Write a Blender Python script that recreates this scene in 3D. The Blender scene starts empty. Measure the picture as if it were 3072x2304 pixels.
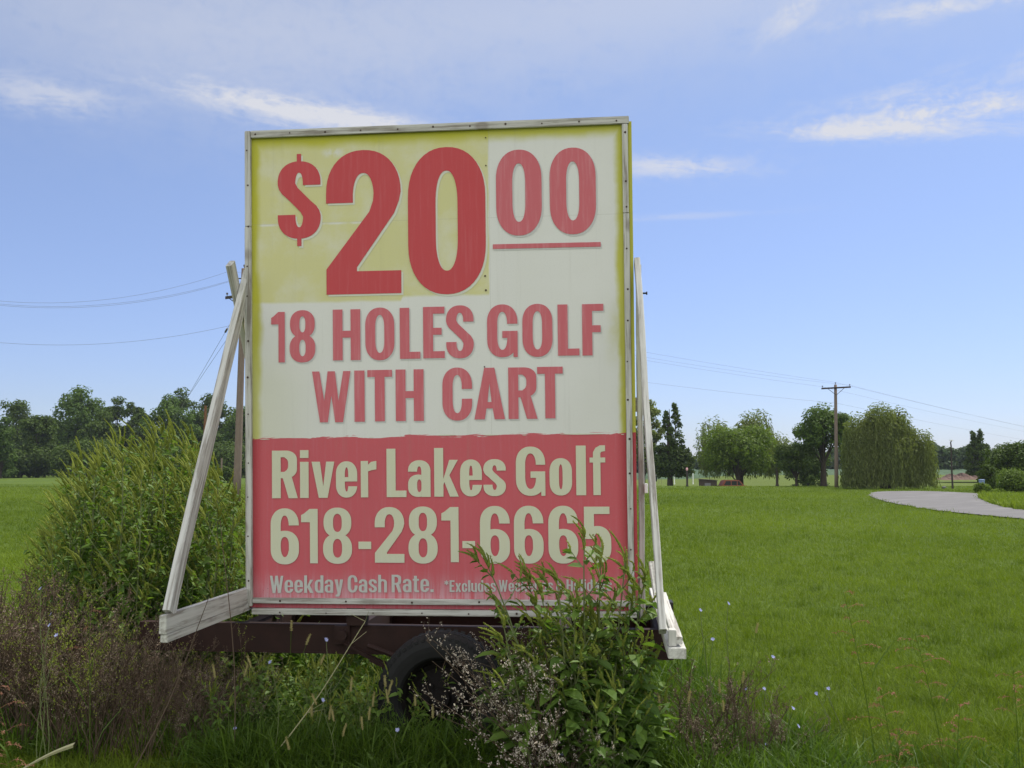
import bpy, bmesh, math, random
import numpy as np
from mathutils import Vector, Matrix, geometry
R_ = math.radians
rng = np.random.default_rng(7)
random.seed(7)
SC = bpy.context.scene
COL = SC.collection

# ------------------------------------------------------------------ camera
EYE = 1.75
FPX = 2987.0                       # focal length of the photograph in its own pixels
PITCH = math.atan((1400 - 1152) / FPX)
cam_d = bpy.data.cameras.new('camera')
cam_d.sensor_width = 36.0
cam_d.lens = 36.0 * FPX / 3072
cam_d.clip_start = 0.05
cam_d.clip_end = 5000
cam = bpy.data.objects.new('camera', cam_d)
COL.objects.link(cam)
cam.location = (0, 0, EYE)
cam.rotation_euler = (math.pi / 2 + PITCH, 0, 0)
SC.camera = cam

# ------------------------------------------------------------------ sun, sky, exposure
SUN_AZ, SUN_EL = 49.0, 61.0        # azimuth from +Y (view) towards +X
SUN_STRENGTH = 3.4
SKY_STRENGTH = 0.102
SC.view_settings.view_transform = 'Standard'
SC.view_settings.look = 'None'
SC.view_settings.exposure = 0.55
SC.view_settings.gamma = 1.0
SC.view_settings.use_curve_mapping = False
sun_d = bpy.data.lights.new('sun', 'SUN')
sun_d.energy = SUN_STRENGTH
sun_d.angle = R_(0.5)
sun_d.color = (1.0, 0.95, 0.86)
sun = bpy.data.objects.new('sun', sun_d)
COL.objects.link(sun)
sdir = Vector((math.sin(R_(SUN_AZ)) * math.cos(R_(SUN_EL)), math.cos(R_(SUN_AZ)) * math.cos(R_(SUN_EL)), math.sin(R_(SUN_EL))))
sun.rotation_euler = (-sdir).to_track_quat('-Z', 'Y').to_euler()
sun.location = (20, 10, 30)


class Nodes:
    """small helper that writes node trees as expressions"""
    def __init__(self, nt):
        self.nt = nt
        nt.nodes.clear()

    def new(self, kind, **kw):
        n = self.nt.nodes.new(kind)
        for k, v in kw.items():
            setattr(n, k, v)
        return n

    def put(self, sock, v):
        if isinstance(v, bpy.types.NodeSocket):
            self.nt.links.new(v, sock)
        elif v is not None:
            sock.default_value = v

    def m(self, op, a, b=None, c=None, clamp=False):
        n = self.new('ShaderNodeMath', operation=op, use_clamp=clamp)
        for i, v in enumerate((a, b, c)):
            if v is not None:
                self.put(n.inputs[i], v)
        return n.outputs[0]

    def noise(self, vec, scale, detail=4, rough=0.55, dist=0.0):
        n = self.new('ShaderNodeTexNoise')
        self.put(n.inputs['Vector'], vec)
        n.inputs['Scale'].default_value = scale
        n.inputs['Detail'].default_value = detail
        n.inputs['Roughness'].default_value = rough
        n.inputs['Distortion'].default_value = dist
        return n.outputs['Fac']

    def vec(self, x, y, z):
        n = self.new('ShaderNodeCombineXYZ')
        for i, v in enumerate((x, y, z)):
            self.put(n.inputs[i], v)
        return n.outputs[0]

    def xyz(self, v):
        n = self.new('ShaderNodeSeparateXYZ')
        self.put(n.inputs[0], v)
        return n.outputs

    def mapr(self, v, a, b, c=0.0, d=1.0, smooth=True):
        n = self.new('ShaderNodeMapRange', interpolation_type='SMOOTHSTEP' if smooth else 'LINEAR')
        self.put(n.inputs[0], v)
        for i, q in enumerate((a, b, c, d)):
            self.put(n.inputs[i + 1], q)
        return n.outputs[0]

    def mix(self, f, a, b):
        n = self.new('ShaderNodeMix', data_type='RGBA')
        self.put(n.inputs[0], f)
        for i, v in ((6, a), (7, b)):
            if not isinstance(v, bpy.types.NodeSocket):
                v = (*v[:3], 1.0)
            self.put(n.inputs[i], v)
        return n.outputs[2]

    def scale(self, vec, s):
        n = self.new('ShaderNodeVectorMath', operation='MULTIPLY')
        self.put(n.inputs[0], vec)
        n.inputs[1].default_value = s
        return n.outputs[0]


w = bpy.data.worlds.new('World')
SC.world = w
w.use_nodes = True
N = Nodes(w.node_tree)
sky = N.new('ShaderNodeTexSky', sky_type='NISHITA', sun_disc=False, sun_elevation=R_(SUN_EL), sun_rotation=R_(SUN_AZ),
            air_density=1.0, dust_density=0.35, ozone_density=2.6, altitude=150)
gen = N.new('ShaderNodeTexCoord').outputs['Generated']
X, Yc, Z = N.xyz(gen)
az = N.m('ARCTAN2', X, Yc)
el = N.m('ARCSINE', Z)


def cloud_band(px, py, half_x, half_y, tilt, dens, thr=0.42, stretch=5.0, seed=0.0):
    """a wisp of cirrus about a direction of the sky (az, el), ragged by noise"""
    d = ((px - 1536) / FPX, 1.0, -(py - 1152) / FPX)
    wy = math.cos(PITCH) - math.sin(PITCH) * d[2]
    wz = math.sin(PITCH) + math.cos(PITCH) * d[2]
    a0 = math.atan2(d[0], wy)
    e0 = math.asin(wz / math.sqrt(d[0] ** 2 + wy ** 2 + wz ** 2))
    da = N.m('SUBTRACT', az, a0)
    de = N.m('SUBTRACT', el, e0)
    c, s = math.cos(tilt), math.sin(tilt)
    u = N.m('ADD', N.m('MULTIPLY', da, c), N.m('MULTIPLY', de, s))
    v = N.m('SUBTRACT', N.m('MULTIPLY', de, c), N.m('MULTIPLY', da, s))
    g = N.m('ADD', N.m('POWER', N.m('ABSOLUTE', N.m('DIVIDE', u, half_x / FPX)), 2.0),
            N.m('POWER', N.m('ABSOLUTE', N.m('DIVIDE', v, half_y / FPX)), 2.0))
    g = N.m('EXPONENT', N.m('MULTIPLY', g, -1.0))
    fib = N.noise(N.vec(N.m('MULTIPLY', u, 9.0), N.m('MULTIPLY', v, 9.0 * stretch), seed), 2.2, 7, 0.62, 0.6)
    fine = N.noise(N.vec(N.m('MULTIPLY', u, 30.0), N.m('MULTIPLY', v, 30.0 * (stretch * 0.4)), seed + 3), 2.0, 6, 0.65, 0.9)
    f = N.m('ADD', N.m('MULTIPLY', fib, 0.65), N.m('MULTIPLY', fine, 0.35))
    f = N.mapr(N.m('ADD', f, N.m('MULTIPLY', g, 0.22)), thr + 0.1, thr + 0.42)
    return N.m('MULTIPLY', N.m('MULTIPLY', g, f), dens)


bands = [cloud_band(900, 335, 420, 48, -0.10, 0.85, 0.36, 4, 1.0),
         cloud_band(1130, 360, 200, 34, -0.14, 0.55, 0.36, 4, 9.0),
         cloud_band(2740, 348, 460, 66, 0.02, 0.95, 0.45, 3, 2.0),
         cloud_band(2560, 395, 300, 30, -0.08, 0.6, 0.38, 5, 12.0),
         cloud_band(2960, 318, 300, 46, -0.03, 0.7, 0.44, 4, 21.0),
         cloud_band(2830, 390, 330, 34, -0.12, 0.45, 0.42, 5, 23.0),
         cloud_band(2640, 285, 300, 34, 0.16, 0.35, 0.44, 4, 24.0),
         cloud_band(2010, 500, 260, 34, -0.06, 0.75, 0.34, 4, 3.0),
         cloud_band(2030, 650, 300, 12, 0.0, 0.25, 0.34, 6, 4.0),
         cloud_band(120, 285, 260, 60, 0.03, 0.5, 0.38, 4, 5.0),
         cloud_band(2900, 8, 380, 34, 0.0, 0.7, 0.40, 3, 6.0),
         cloud_band(2380, 40, 170, 50, 0.5, 0.5, 0.44, 3, 7.0),
         cloud_band(3070, 200, 90, 50, 0.3, 0.4, 0.42, 3, 8.0),
         cloud_band(400, 60, 900, 250, -0.1, 0.30, 0.24, 2, 10.0),
         cloud_band(1700, 60, 1200, 190, 0.1, 0.24, 0.26, 2, 11.0),
         cloud_band(2300, -260, 2600, 330, 0.0, 0.30, 0.20, 2, 13.0)]
tot = bands[0]
for b in bands[1:]:
    tot = N.m('ADD', tot, b)
# unseen bright cloud added behind the camera to light the shaded panel
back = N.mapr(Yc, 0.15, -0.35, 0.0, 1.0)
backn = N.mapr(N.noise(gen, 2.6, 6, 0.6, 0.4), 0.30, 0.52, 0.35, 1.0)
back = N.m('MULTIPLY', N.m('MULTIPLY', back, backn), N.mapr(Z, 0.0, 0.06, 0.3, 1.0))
front = N.m('MINIMUM', tot, 0.92)
bg_sky = N.new('ShaderNodeBackground')
hsv = N.new('ShaderNodeHueSaturation')
hsv.inputs['Hue'].default_value = 0.508
hsv.inputs['Saturation'].default_value = 0.92
N.put(hsv.inputs['Color'], sky.outputs[0])
N.put(bg_sky.inputs[0], N.mix(N.mapr(Z, 0.0, 0.42, smooth=False), N.scale(hsv.outputs[0], (0.60, 0.645, 0.91)), hsv.outputs[0]))
bg_sky.inputs[1].default_value = SKY_STRENGTH
bg_wisp = N.new('ShaderNodeBackground')
bg_wisp.inputs[0].default_value = (0.93, 0.94, 1.0, 1)
bg_wisp.inputs[1].default_value = 0.54
bg_back_fill = N.new('ShaderNodeBackground')
bg_back_fill.inputs[0].default_value = (0.97, 0.98, 1.0, 1)
bg_back_fill.inputs[1].default_value = 1.02
mx1 = N.new('ShaderNodeMixShader')
N.put(mx1.inputs[0], front)
N.nt.links.new(bg_sky.outputs[0], mx1.inputs[1])
N.nt.links.new(bg_wisp.outputs[0], mx1.inputs[2])
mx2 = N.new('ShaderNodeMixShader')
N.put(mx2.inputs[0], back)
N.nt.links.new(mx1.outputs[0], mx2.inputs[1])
N.nt.links.new(bg_back_fill.outputs[0], mx2.inputs[2])
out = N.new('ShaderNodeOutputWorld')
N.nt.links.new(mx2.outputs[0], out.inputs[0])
SC.cycles.max_bounces = 6
SC.cycles.diffuse_bounces = 3
SC.cycles.transmission_bounces = 4
SC.cycles.transparent_max_bounces = 8
SC.cycles.use_denoising = True

# ------------------------------------------------------------------ measuring helpers
def ray(px, py):
    x, z = (px - 1536) / FPX, -(py - 1152) / FPX
    c, s = math.cos(PITCH), math.sin(PITCH)
    return np.array([x, c - s * z, s + c * z])


def at(px, py, d):
    """point of the world seen at photo pixel (px, py) at distance d ahead"""
    r = ray(px, py)
    return np.array([0, 0, EYE]) + r * (d / r[1])


def on_ground(px, py, z=0.0):
    r = ray(px, py)
    return np.array([0, 0, EYE]) + r * ((z - EYE) / r[2])


def sstep(a, b, x):
    t = np.clip((np.asarray(x, float) - a) / (b - a), 0, 1)
    return t * t * (3 - 2 * t)


def ground_z(x, y):
    """the lawn is level, falls away behind its crest and lies lower beyond"""
    x = np.asarray(x, float)
    y = np.asarray(y, float)
    side = sstep(4, 12, x)
    z = -1.10 * sstep(91, 97, y) * side * (1 - sstep(30, 40, x) * 0.7)
    z = z + 0.9 * sstep(120, 210, y) * side
    z = z + 0.035 * np.sin(x * 0.31 + 1.3) * np.cos(y * 0.23) * sstep(7, 14, np.hypot(x, y))
    return z


# ------------------------------------------------------------------ object helpers
def tag(o, label=None, cat=None, group=None, kind=None):
    if label:
        o['label'] = label
    if cat:
        o['category'] = cat
    if group:
        o['group'] = group
    if kind or cat:
        o['kind'] = kind or 'thing'
    return o


def empty(name, loc=(0, 0, 0), rz=0.0, label=None, cat=None, group=None):
    o = bpy.data.objects.new(name, None)
    o.empty_display_size = 0.1
    COL.objects.link(o)
    o.location = [float(q) for q in loc]
    o.rotation_euler = (0, 0, rz)
    return tag(o, label, cat, group)


def dup(root, loc, rz=0.0, sc=(1, 1, 1), label=None, group=None, tilt=(0, 0)):
    r = root.copy()
    COL.objects.link(r)
    r.location = [float(q) for q in loc]
    r.rotation_euler = (tilt[0], tilt[1], rz)
    r.scale = sc
    if label:
        r['label'] = label
    if group:
        r['group'] = group
    for ch in KIDS.get(root.name, []):
        c = ch.copy()
        COL.objects.link(c)
        c.parent = r
        KIDS.setdefault(r.name, []).append(c)
    return r


KIDS = {}


def link(name, me, parent=None):
    o = bpy.data.objects.new(name, me)
    COL.objects.link(o)
    if parent is not None:
        o.parent = parent
        KIDS.setdefault(parent.name, []).append(o)
    return o


class Geo:
    """collects polygons and links them as ONE mesh object"""
    def __init__(self):
        self.V, self.F, self.T, self.n = [], [], [], 0

    def add(self, v, faces, tint=0.5):
        v = np.asarray(v, float).reshape(-1, 3)
        for f in faces:
            f = np.asarray(f, np.int64)
            if f.size == 0:
                continue
            self.F.append(f + self.n)
            t = np.asarray(tint, float)
            self.T.append(np.full(len(f), float(t)) if t.ndim == 0 else np.resize(t, len(f)))
        self.V.append(v)
        self.n += len(v)
        return self

    def box(self, x0, x1, y0, y1, z0, z1, tint=0.5):
        v = [(x, y, z) for z in (z0, z1) for y in (y0, y1) for x in (x0, x1)]
        f = [(0, 2, 3, 1), (4, 5, 7, 6), (0, 1, 5, 4), (2, 6, 7, 3), (0, 4, 6, 2), (1, 3, 7, 5)]
        return self.add(v, [f], tint)

    def tube(self, pts, rad, sides=6, tint=0.5, cap=True):
        pts = np.asarray(pts, float)
        k = len(pts)
        rad = np.broadcast_to(np.asarray(rad, float), (k,))
        t = np.gradient(pts, axis=0)
        t /= np.linalg.norm(t, axis=1)[:, None] + 1e-9
        ref = np.array([0.0, 0.0, 1.0]) if abs(t[0][2]) < 0.9 else np.array([1.0, 0.0, 0.0])
        a = np.cross(t, ref)
        a /= np.linalg.norm(a, axis=1)[:, None] + 1e-9
        b = np.cross(t, a)
        th = np.arange(sides) * 2 * np.pi / sides
        ring = a[:, None, :] * np.cos(th)[None, :, None] + b[:, None, :] * np.sin(th)[None, :, None]
        v = (pts[:, None, :] + ring * rad[:, None, None]).reshape(-1, 3)
        i = np.arange(k - 1)[:, None] * sides
        j = np.arange(sides)[None, :]
        j2 = (j + 1) % sides
        f = np.stack([i + j, i + j2, i + sides + j2, i + sides + j], -1).reshape(-1, 4)
        fs = [f]
        self.add(v, fs, tint)
        if cap:
            c0 = self.n
            self.add(np.array([pts[0], pts[-1]]), [])
            base = c0 - len(v)
            jj = np.arange(sides)
            self.F.append(np.stack([np.full(sides, c0), base + (jj + 1) % sides, base + jj], -1))
            top = base + (k - 1) * sides
            self.F.append(np.stack([np.full(sides, c0 + 1), top + jj, top + (jj + 1) % sides], -1))
            tt = float(np.asarray(tint).ravel()[0])
            self.T += [np.full(sides, tt)] * 2
        return self

    def build(self, name, mat, parent=None, smooth=False):
        me = bpy.data.meshes.new(name)
        V = np.concatenate(self.V) if self.V else np.zeros((0, 3))
        cnt = np.concatenate([np.full(len(f), f.shape[1]) for f in self.F])
        idx = np.concatenate([f.ravel() for f in self.F])
        me.vertices.add(len(V))
        me.vertices.foreach_set('co', V.astype(np.float32).ravel())
        me.loops.add(len(idx))
        me.loops.foreach_set('vertex_index', idx.astype(np.int32))
        me.polygons.add(len(cnt))
        st = np.concatenate([[0], np.cumsum(cnt)[:-1]])
        me.polygons.foreach_set('loop_start', st.astype(np.int32))
        me.polygons.foreach_set('loop_total', cnt.astype(np.int32))
        me.polygons.foreach_set('use_smooth', np.full(len(cnt), bool(smooth)))
        at_ = me.attributes.new('tint', 'FLOAT', 'FACE')
        at_.data.foreach_set('value', np.concatenate(self.T).astype(np.float32))
        me.materials.append(mat)
        me.update(calc_edges=True)
        return link(name, me, parent)


def norm(v):
    return v / (np.linalg.norm(v, axis=-1, keepdims=True) + 1e-9)


KITE = (np.array([(0, 0, 0), (0.45, 0.5, 0.06), (1, 0, -0.05), (0.45, -0.5, 0.06)]), [np.array([(0, 1, 2, 3)])])
LEAF = (np.array([(0, 0, 0), (0.34, 0, -0.02), (0.7, 0, -0.07), (1, 0, -0.17),
                  (0.22, 0.42, 0.07), (0.62, 0.36, 0.02), (0.22, -0.42, 0.07), (0.62, -0.36, 0.02)]),
        [np.array([(0, 4, 1, 1), ])[:0].reshape(0, 4), np.array([(1, 4, 5, 2), (1, 2, 7, 6)]), np.array([(0, 4, 1), (2, 5, 3), (0, 1, 6), (2, 3, 7)])])


def leaves(g, P, D, Nn, L, W, tint, shape=KITE):
    """one leaf per row: base P, direction D, upper side Nn, length L, width W"""
    T, fs = shape
    n = len(P)
    D = norm(D)
    S = norm(np.cross(D, Nn))
    U = np.cross(S, D)
    L = np.broadcast_to(L, (n,))[:, None, None]
    W = np.broadcast_to(W, (n,))[:, None, None]
    v = P[:, None, :] + L * T[None, :, 0:1] * D[:, None, :] + W * T[None, :, 1:2] * S[:, None, :] + L * T[None, :, 2:3] * U[:, None, :]
    k = len(T)
    off = (np.arange(n) * k)[:, None, None]
    tint = np.broadcast_to(tint, (n,))
    base = g.n
    g.V.append(v.reshape(-1, 3))
    g.n += n * k
    for f in fs:
        if len(f) == 0:
            continue
        g.F.append((f[None] + off).reshape(-1, f.shape[1]) + base)
        g.T.append(np.repeat(tint, len(f)))


def blades(g, P, H, lean, width, tint, face=None):
    """grass blades: base P, height H, lean vector (horizontal, in heights), width"""
    n = len(P)
    ts = np.array([0, 0.4, 0.75, 1.0])
    ws = np.array([0.8, 1.0, 0.65, 0.0])
    H = np.broadcast_to(H, (n,))
    width = np.broadcast_to(width, (n,))
    lm = np.linalg.norm(lean, axis=1)
    ang = rng.uniform(0, np.pi, n) if face is None else face
    S = np.stack([np.cos(ang), np.sin(ang), np.zeros(n)], -1)
    c = P[:, None, :] + H[:, None, None] * (ts[None, :, None] ** 2 * np.concatenate([lean, np.zeros((n, 1))], 1)[:, None, :])
    c[:, :, 2] += H[:, None] * (ts[None, :] - np.minimum(0.55, 0.35 * lm)[:, None] * ts[None, :] ** 2)
    off = width[:, None, None] * 0.5 * ws[None, :, None] * S[:, None, :]
    left = c - off
    right = c + off
    v = np.concatenate([left[:, :3], right[:, :3], c[:, 3:4]], 1)
    q = np.array([(0, 3, 4, 1), (1, 4, 5, 2)])
    t = np.array([(2, 5, 6)])
    base = g.n
    o = (np.arange(n) * 7)[:, None, None]
    g.V.append(v.reshape(-1, 3))
    g.n += n * 7
    tint = np.broadcast_to(tint, (n,))
    g.F.append((q[None] + o).reshape(-1, 4) + base)
    g.T.append(np.repeat(tint, 2))
    g.F.append((t[None] + o).reshape(-1, 3) + base)
    g.T.append(tint.copy())


# ------------------------------------------------------------------ materials
def material(name):
    m = bpy.data.materials.new(name)
    m.use_nodes = True
    return m, Nodes(m.node_tree)


def finish(n, color, rough=0.6, spec=0.3, bump=None, bump_s=0.3, bump_d=0.01, metal=0.0, trans=None, tcol=None):
    p = n.new('ShaderNodeBsdfPrincipled')
    n.put(p.inputs['Base Color'], color if isinstance(color, bpy.types.NodeSocket) else (*color[:3], 1))
    n.put(p.inputs['Roughness'], rough)
    p.inputs['Specular IOR Level'].default_value = spec
    p.inputs['Metallic'].default_value = metal
    if bump is not None:
        b = n.new('ShaderNodeBump')
        b.inputs['Strength'].default_value = bump_s
        b.inputs['Distance'].default_value = bump_d
        n.put(b.inputs['Height'], bump)
        n.nt.links.new(b.outputs[0], p.inputs['Normal'])
    sh = p.outputs[0]
    if trans:
        t = n.new('ShaderNodeBsdfTranslucent')
        n.put(t.inputs[0], tcol if tcol is not None else color)
        mx = n.new('ShaderNodeMixShader')
        mx.inputs[0].default_value = trans
        n.nt.links.new(sh, mx.inputs[1])
        n.nt.links.new(t.outputs[0], mx.inputs[2])
        sh = mx.outputs[0]
    o = n.new('ShaderNodeOutputMaterial')
    n.nt.links.new(sh, o.inputs[0])


def leaf_mat(name, dark, light, trans=0.3, rough=0.5, spec=0.3, tgain=(1.5, 1.6, 0.7)):
    m, n = material(name)
    a = n.new('ShaderNodeAttribute', attribute_name='tint')
    ob = n.new('ShaderNodeObjectInfo').outputs['Random']
    pos = n.new('ShaderNodeNewGeometry').outputs['Position']
    t = n.m('ADD', n.m('MULTIPLY', a.outputs['Fac'], 0.75), n.m('MULTIPLY', ob, 0.15))
    t = n.m('ADD', t, n.m('MULTIPLY', n.noise(pos, 0.6, 2), 0.12), clamp=True)
    col = n.mix(t, dark, light)
    tc = n.scale(col, tgain)
    finish(n, col, rough, spec, trans=trans, tcol=tc)
    return m


MAT = {}
MAT['wood_leaf'] = leaf_mat('dark wood foliage', (0.029, 0.052, 0.010), (0.088, 0.132, 0.024), 0.28, 0.6, 0.12)
MAT['mid_leaf'] = leaf_mat('mid green foliage', (0.034, 0.066, 0.013), (0.098, 0.158, 0.026), 0.3, 0.6, 0.15)
MAT['yellow_leaf'] = leaf_mat('yellow green foliage', (0.055, 0.095, 0.010), (0.150, 0.215, 0.026), 0.34, 0.6, 0.15)
MAT['willow_leaf'] = leaf_mat('willow foliage', (0.068, 0.096, 0.026), (0.205, 0.235, 0.075), 0.38, 0.6, 0.15)
MAT['far_leaf'] = leaf_mat('far foliage', (0.030, 0.052, 0.024), (0.070, 0.105, 0.042), 0.25, 0.7, 0.1)
MAT['weed_leaf'] = leaf_mat('weed leaves', (0.050, 0.100, 0.016), (0.150, 0.235, 0.042), 0.36, 0.55, 0.25)
MAT['spike'] = leaf_mat('weed seed spikes', (0.125, 0.165, 0.028), (0.290, 0.320, 0.066), 0.34, 0.7, 0.1)
MAT['weed_stem'] = leaf_mat('weed stems', (0.080, 0.115, 0.035), (0.170, 0.190, 0.075), 0.0, 0.5, 0.3)
MAT['dry_stem'] = leaf_mat('dry stems', (0.042, 0.028, 0.019), (0.135, 0.098, 0.068), 0.0, 0.8, 0.1)
MAT['dry_seed'] = leaf_mat('dry brown seed', (0.055, 0.036, 0.027), (0.170, 0.122, 0.090), 0.1, 0.9, 0.05)
MAT['tan_seed'] = leaf_mat('dry tan seed', (0.095, 0.072, 0.052), (0.30, 0.245, 0.185), 0.1, 0.9, 0.05)
MAT['pale_seed'] = leaf_mat('pale dry seed', (0.30, 0.25, 0.20), (0.62, 0.56, 0.48), 0.15, 0.9, 0.05)
MAT['straw'] = leaf_mat('straw', (0.26, 0.24, 0.12), (0.46, 0.44, 0.26), 0.15, 0.7, 0.1)
MAT['foxtail'] = leaf_mat('foxtail head', (0.24, 0.22, 0.09), (0.42, 0.36, 0.17), 0.25, 0.9, 0.05)
MAT['panicle'] = leaf_mat('reddish panicle', (0.20, 0.085, 0.055), (0.36, 0.19, 0.13), 0.2, 0.8, 0.1)
MAT['petal'] = leaf_mat('blue petal', (0.30, 0.33, 0.58), (0.46, 0.48, 0.70), 0.25, 0.7, 0.1, (1, 1, 1))
MAT['grass'] = leaf_mat('grass blades', (0.054, 0.094, 0.008), (0.182, 0.246, 0.024), 0.36, 0.6, 0.14, (1.45, 1.50, 0.70))
MAT['rank'] = leaf_mat('rank grass', (0.036, 0.076, 0.008), (0.112, 0.180, 0.022), 0.34, 0.5, 0.2)


def bark(name, a, b):
    m, n = material(name)
    oc = n.new('ShaderNodeTexCoord').outputs['Object']
    f = n.noise(n.scale(oc, (6, 6, 1.2)), 2.0, 5, 0.65)
    finish(n, n.mix(f, a, b), 0.9, 0.1, f, 0.6, 0.03)
    return m


MAT['bark'] = bark('bark', (0.030, 0.024, 0.018), (0.085, 0.070, 0.055))
MAT['pole'] = bark('weathered pole wood', (0.13, 0.095, 0.075), (0.25, 0.20, 0.165))
MAT['dark_pole'] = bark('dark pole wood', (0.035, 0.030, 0.028), (0.075, 0.065, 0.060))
MAT['rust_pole'] = bark('rusty pole', (0.12, 0.055, 0.03), (0.20, 0.11, 0.06))


def plain(name, col, rough=0.6, spec=0.3, metal=0.0, var=0.25, sc=8.0):
    m, n = material(name)
    oc = n.new('ShaderNodeTexCoord').outputs['Object']
    f = n.noise(oc, sc, 5, 0.6)
    a = tuple(c * (1 - var) for c in col)
    b = tuple(c * (1 + var) for c in col)
    finish(n, n.mix(f, a, b), rough, spec, f, 0.2, 0.005, metal)
    return m


def painted_wood(name, axis, grime=0.5):
    """old white paint over timber: grain along an axis, cracks, grey weathering, dirt specks"""
    m, n = material(name)
    oc = n.new('ShaderNodeTexCoord').outputs['Object']
    st = [26.0, 26.0, 26.0]
    st['xyz'.index(axis)] = 1.1
    gr = n.noise(n.scale(oc, tuple(st)), 1.6, 6, 0.7, 0.3)
    big = n.noise(oc, 3.1, 4, 0.6)
    st2 = [60.0, 60.0, 60.0]
    st2['xyz'.index(axis)] = 4.0
    fl = n.noise(n.scale(oc, tuple(st2)), 1.0, 4, 0.7)
    col = n.mix(n.mapr(gr, 0.35, 0.7), (0.55, 0.545, 0.50), (0.36, 0.35, 0.315))
    worn = n.m('MULTIPLY', n.mapr(gr, 0.47, 0.60), n.mapr(big, 0.34, 0.58))
    col = n.mix(n.m('MULTIPLY', worn, 0.85), col, (0.22, 0.195, 0.165))
    col = n.mix(n.m('MULTIPLY', n.mapr(fl, 0.70, 0.76), grime), col, (0.07, 0.055, 0.045))
    col = n.mix(n.m('MULTIPLY', n.mapr(n.noise(oc, 1.3, 3), 0.5, 0.75), 0.3), col, (0.42, 0.43, 0.36))
    vo = n.new('ShaderNodeTexVoronoi')
    st3 = [3.4, 3.4, 3.4]
    st3['xyz'.index(axis)] = 2.3
    n.put(vo.inputs['Vector'], n.scale(oc, tuple(st3)))
    vo.inputs['Scale'].default_value = 1.0
    col = n.mix(n.m('MULTIPLY', n.mapr(vo.outputs['Distance'], 0.14, 0.06), 0.55), col, (0.16, 0.125, 0.10))
    finish(n, col, 0.75, 0.15, gr, 0.45, 0.005)
    return m


MAT['paint_x'] = painted_wood('white painted board across', 'x', 0.95)
MAT['paint_y'] = painted_wood('white painted board fore and aft', 'y', 0.6)
MAT['paint_z'] = painted_wood('white painted board upright', 'z', 0.6)
MAT['nail'] = plain('rusty nail', (0.05, 0.028, 0.02), 0.7)
MAT['rust'] = plain('rusty trailer steel', (0.024, 0.0105, 0.0075), 0.75, 0.25, 0.0, 0.5, 9.0)
MAT['rim'] = plain('rusted black rim', (0.006, 0.0042, 0.0034), 0.8, 0.2, 0.0, 0.6, 12.0)
MAT['dark_steel'] = plain('blackened steel', (0.018, 0.015, 0.014), 0.6)
MAT['wire'] = plain('wire', (0.17, 0.18, 0.20), 0.6)
MAT['insul'] = plain('insulator', (0.10, 0.09, 0.09), 0.3)
MAT['white_box'] = plain('white enamel', (0.75, 0.75, 0.73), 0.4)
MAT['car_red'] = plain('faded red car paint', (0.26, 0.075, 0.045), 0.35, 0.5)
MAT['car_glass'] = plain('car glass', (0.030, 0.036, 0.040), 0.12, 0.6)
MAT['shed'] = plain('brown shed boards', (0.055, 0.042, 0.034), 0.8)
MAT['shed_roof'] = plain('shed roof sheet', (0.10, 0.085, 0.075), 0.6)
MAT['pink'] = plain('pink sign sheet', (0.62, 0.33, 0.36), 0.5)
MAT['blue_tub'] = plain('pale blue plastic', (0.16, 0.22, 0.36), 0.4)
MAT['black_bin'] = plain('black plastic', (0.02, 0.02, 0.02), 0.5)
MAT['stone'] = plain('grey stone', (0.16, 0.16, 0.17), 0.8)
MAT['mound'] = plain('bare earth', (0.135, 0.090, 0.072), 0.95, 0.1, 0, 0.35, 1.2)


def tyre_mat():
    m, n = material('old tyre rubber')
    oc = n.new('ShaderNodeTexCoord').outputs['Object']
    f = n.noise(oc, 9, 5, 0.6)
    finish(n, n.mix(f, (0.007, 0.007, 0.007), (0.020, 0.0195, 0.019)), 0.75, 0.25, n.noise(oc, 60, 3), 0.2, 0.002)
    return m


MAT['tyre'] = tyre_mat()


def lawn_mat():
    m, n = material('lawn')
    pos = n.new('ShaderNodeNewGeometry').outputs['Position']
    x, y, z = n.xyz(pos)
    big = n.noise(pos, 0.09, 4, 0.6)
    mid = n.noise(pos, 0.9, 5, 0.65)
    fin = n.noise(pos, 9.0, 6, 0.7)
    col = n.mix(n.mapr(fin, 0.3, 0.72), (0.045, 0.076, 0.009), (0.114, 0.162, 0.021))
    col = n.mix(n.m('MULTIPLY', n.mapr(mid, 0.45, 0.7), 0.45), col, (0.100, 0.132, 0.022))
    col = n.mix(n.m('MULTIPLY', n.mapr(big, 0.42, 0.66), 0.5), col, (0.058, 0.098, 0.014))
    # mown grass beyond the crest is yellower
    far = n.m('MULTIPLY', n.mapr(y, 94, 104, 0, 0.8), n.mapr(x, 4, 12))
    col = n.mix(far, col, n.mix(mid, (0.080, 0.115, 0.018), (0.118, 0.142, 0.028)))
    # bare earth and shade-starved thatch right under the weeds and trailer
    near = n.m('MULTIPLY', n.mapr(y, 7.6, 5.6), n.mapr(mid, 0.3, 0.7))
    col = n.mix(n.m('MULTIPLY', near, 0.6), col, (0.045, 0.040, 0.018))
    finish(n, col, 0.9, 0.1, n.m('ADD', fin, n.m('MULTIPLY', mid, 0.8)), 0.7, 0.08)
    return m


MAT['lawn'] = lawn_mat()


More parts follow.
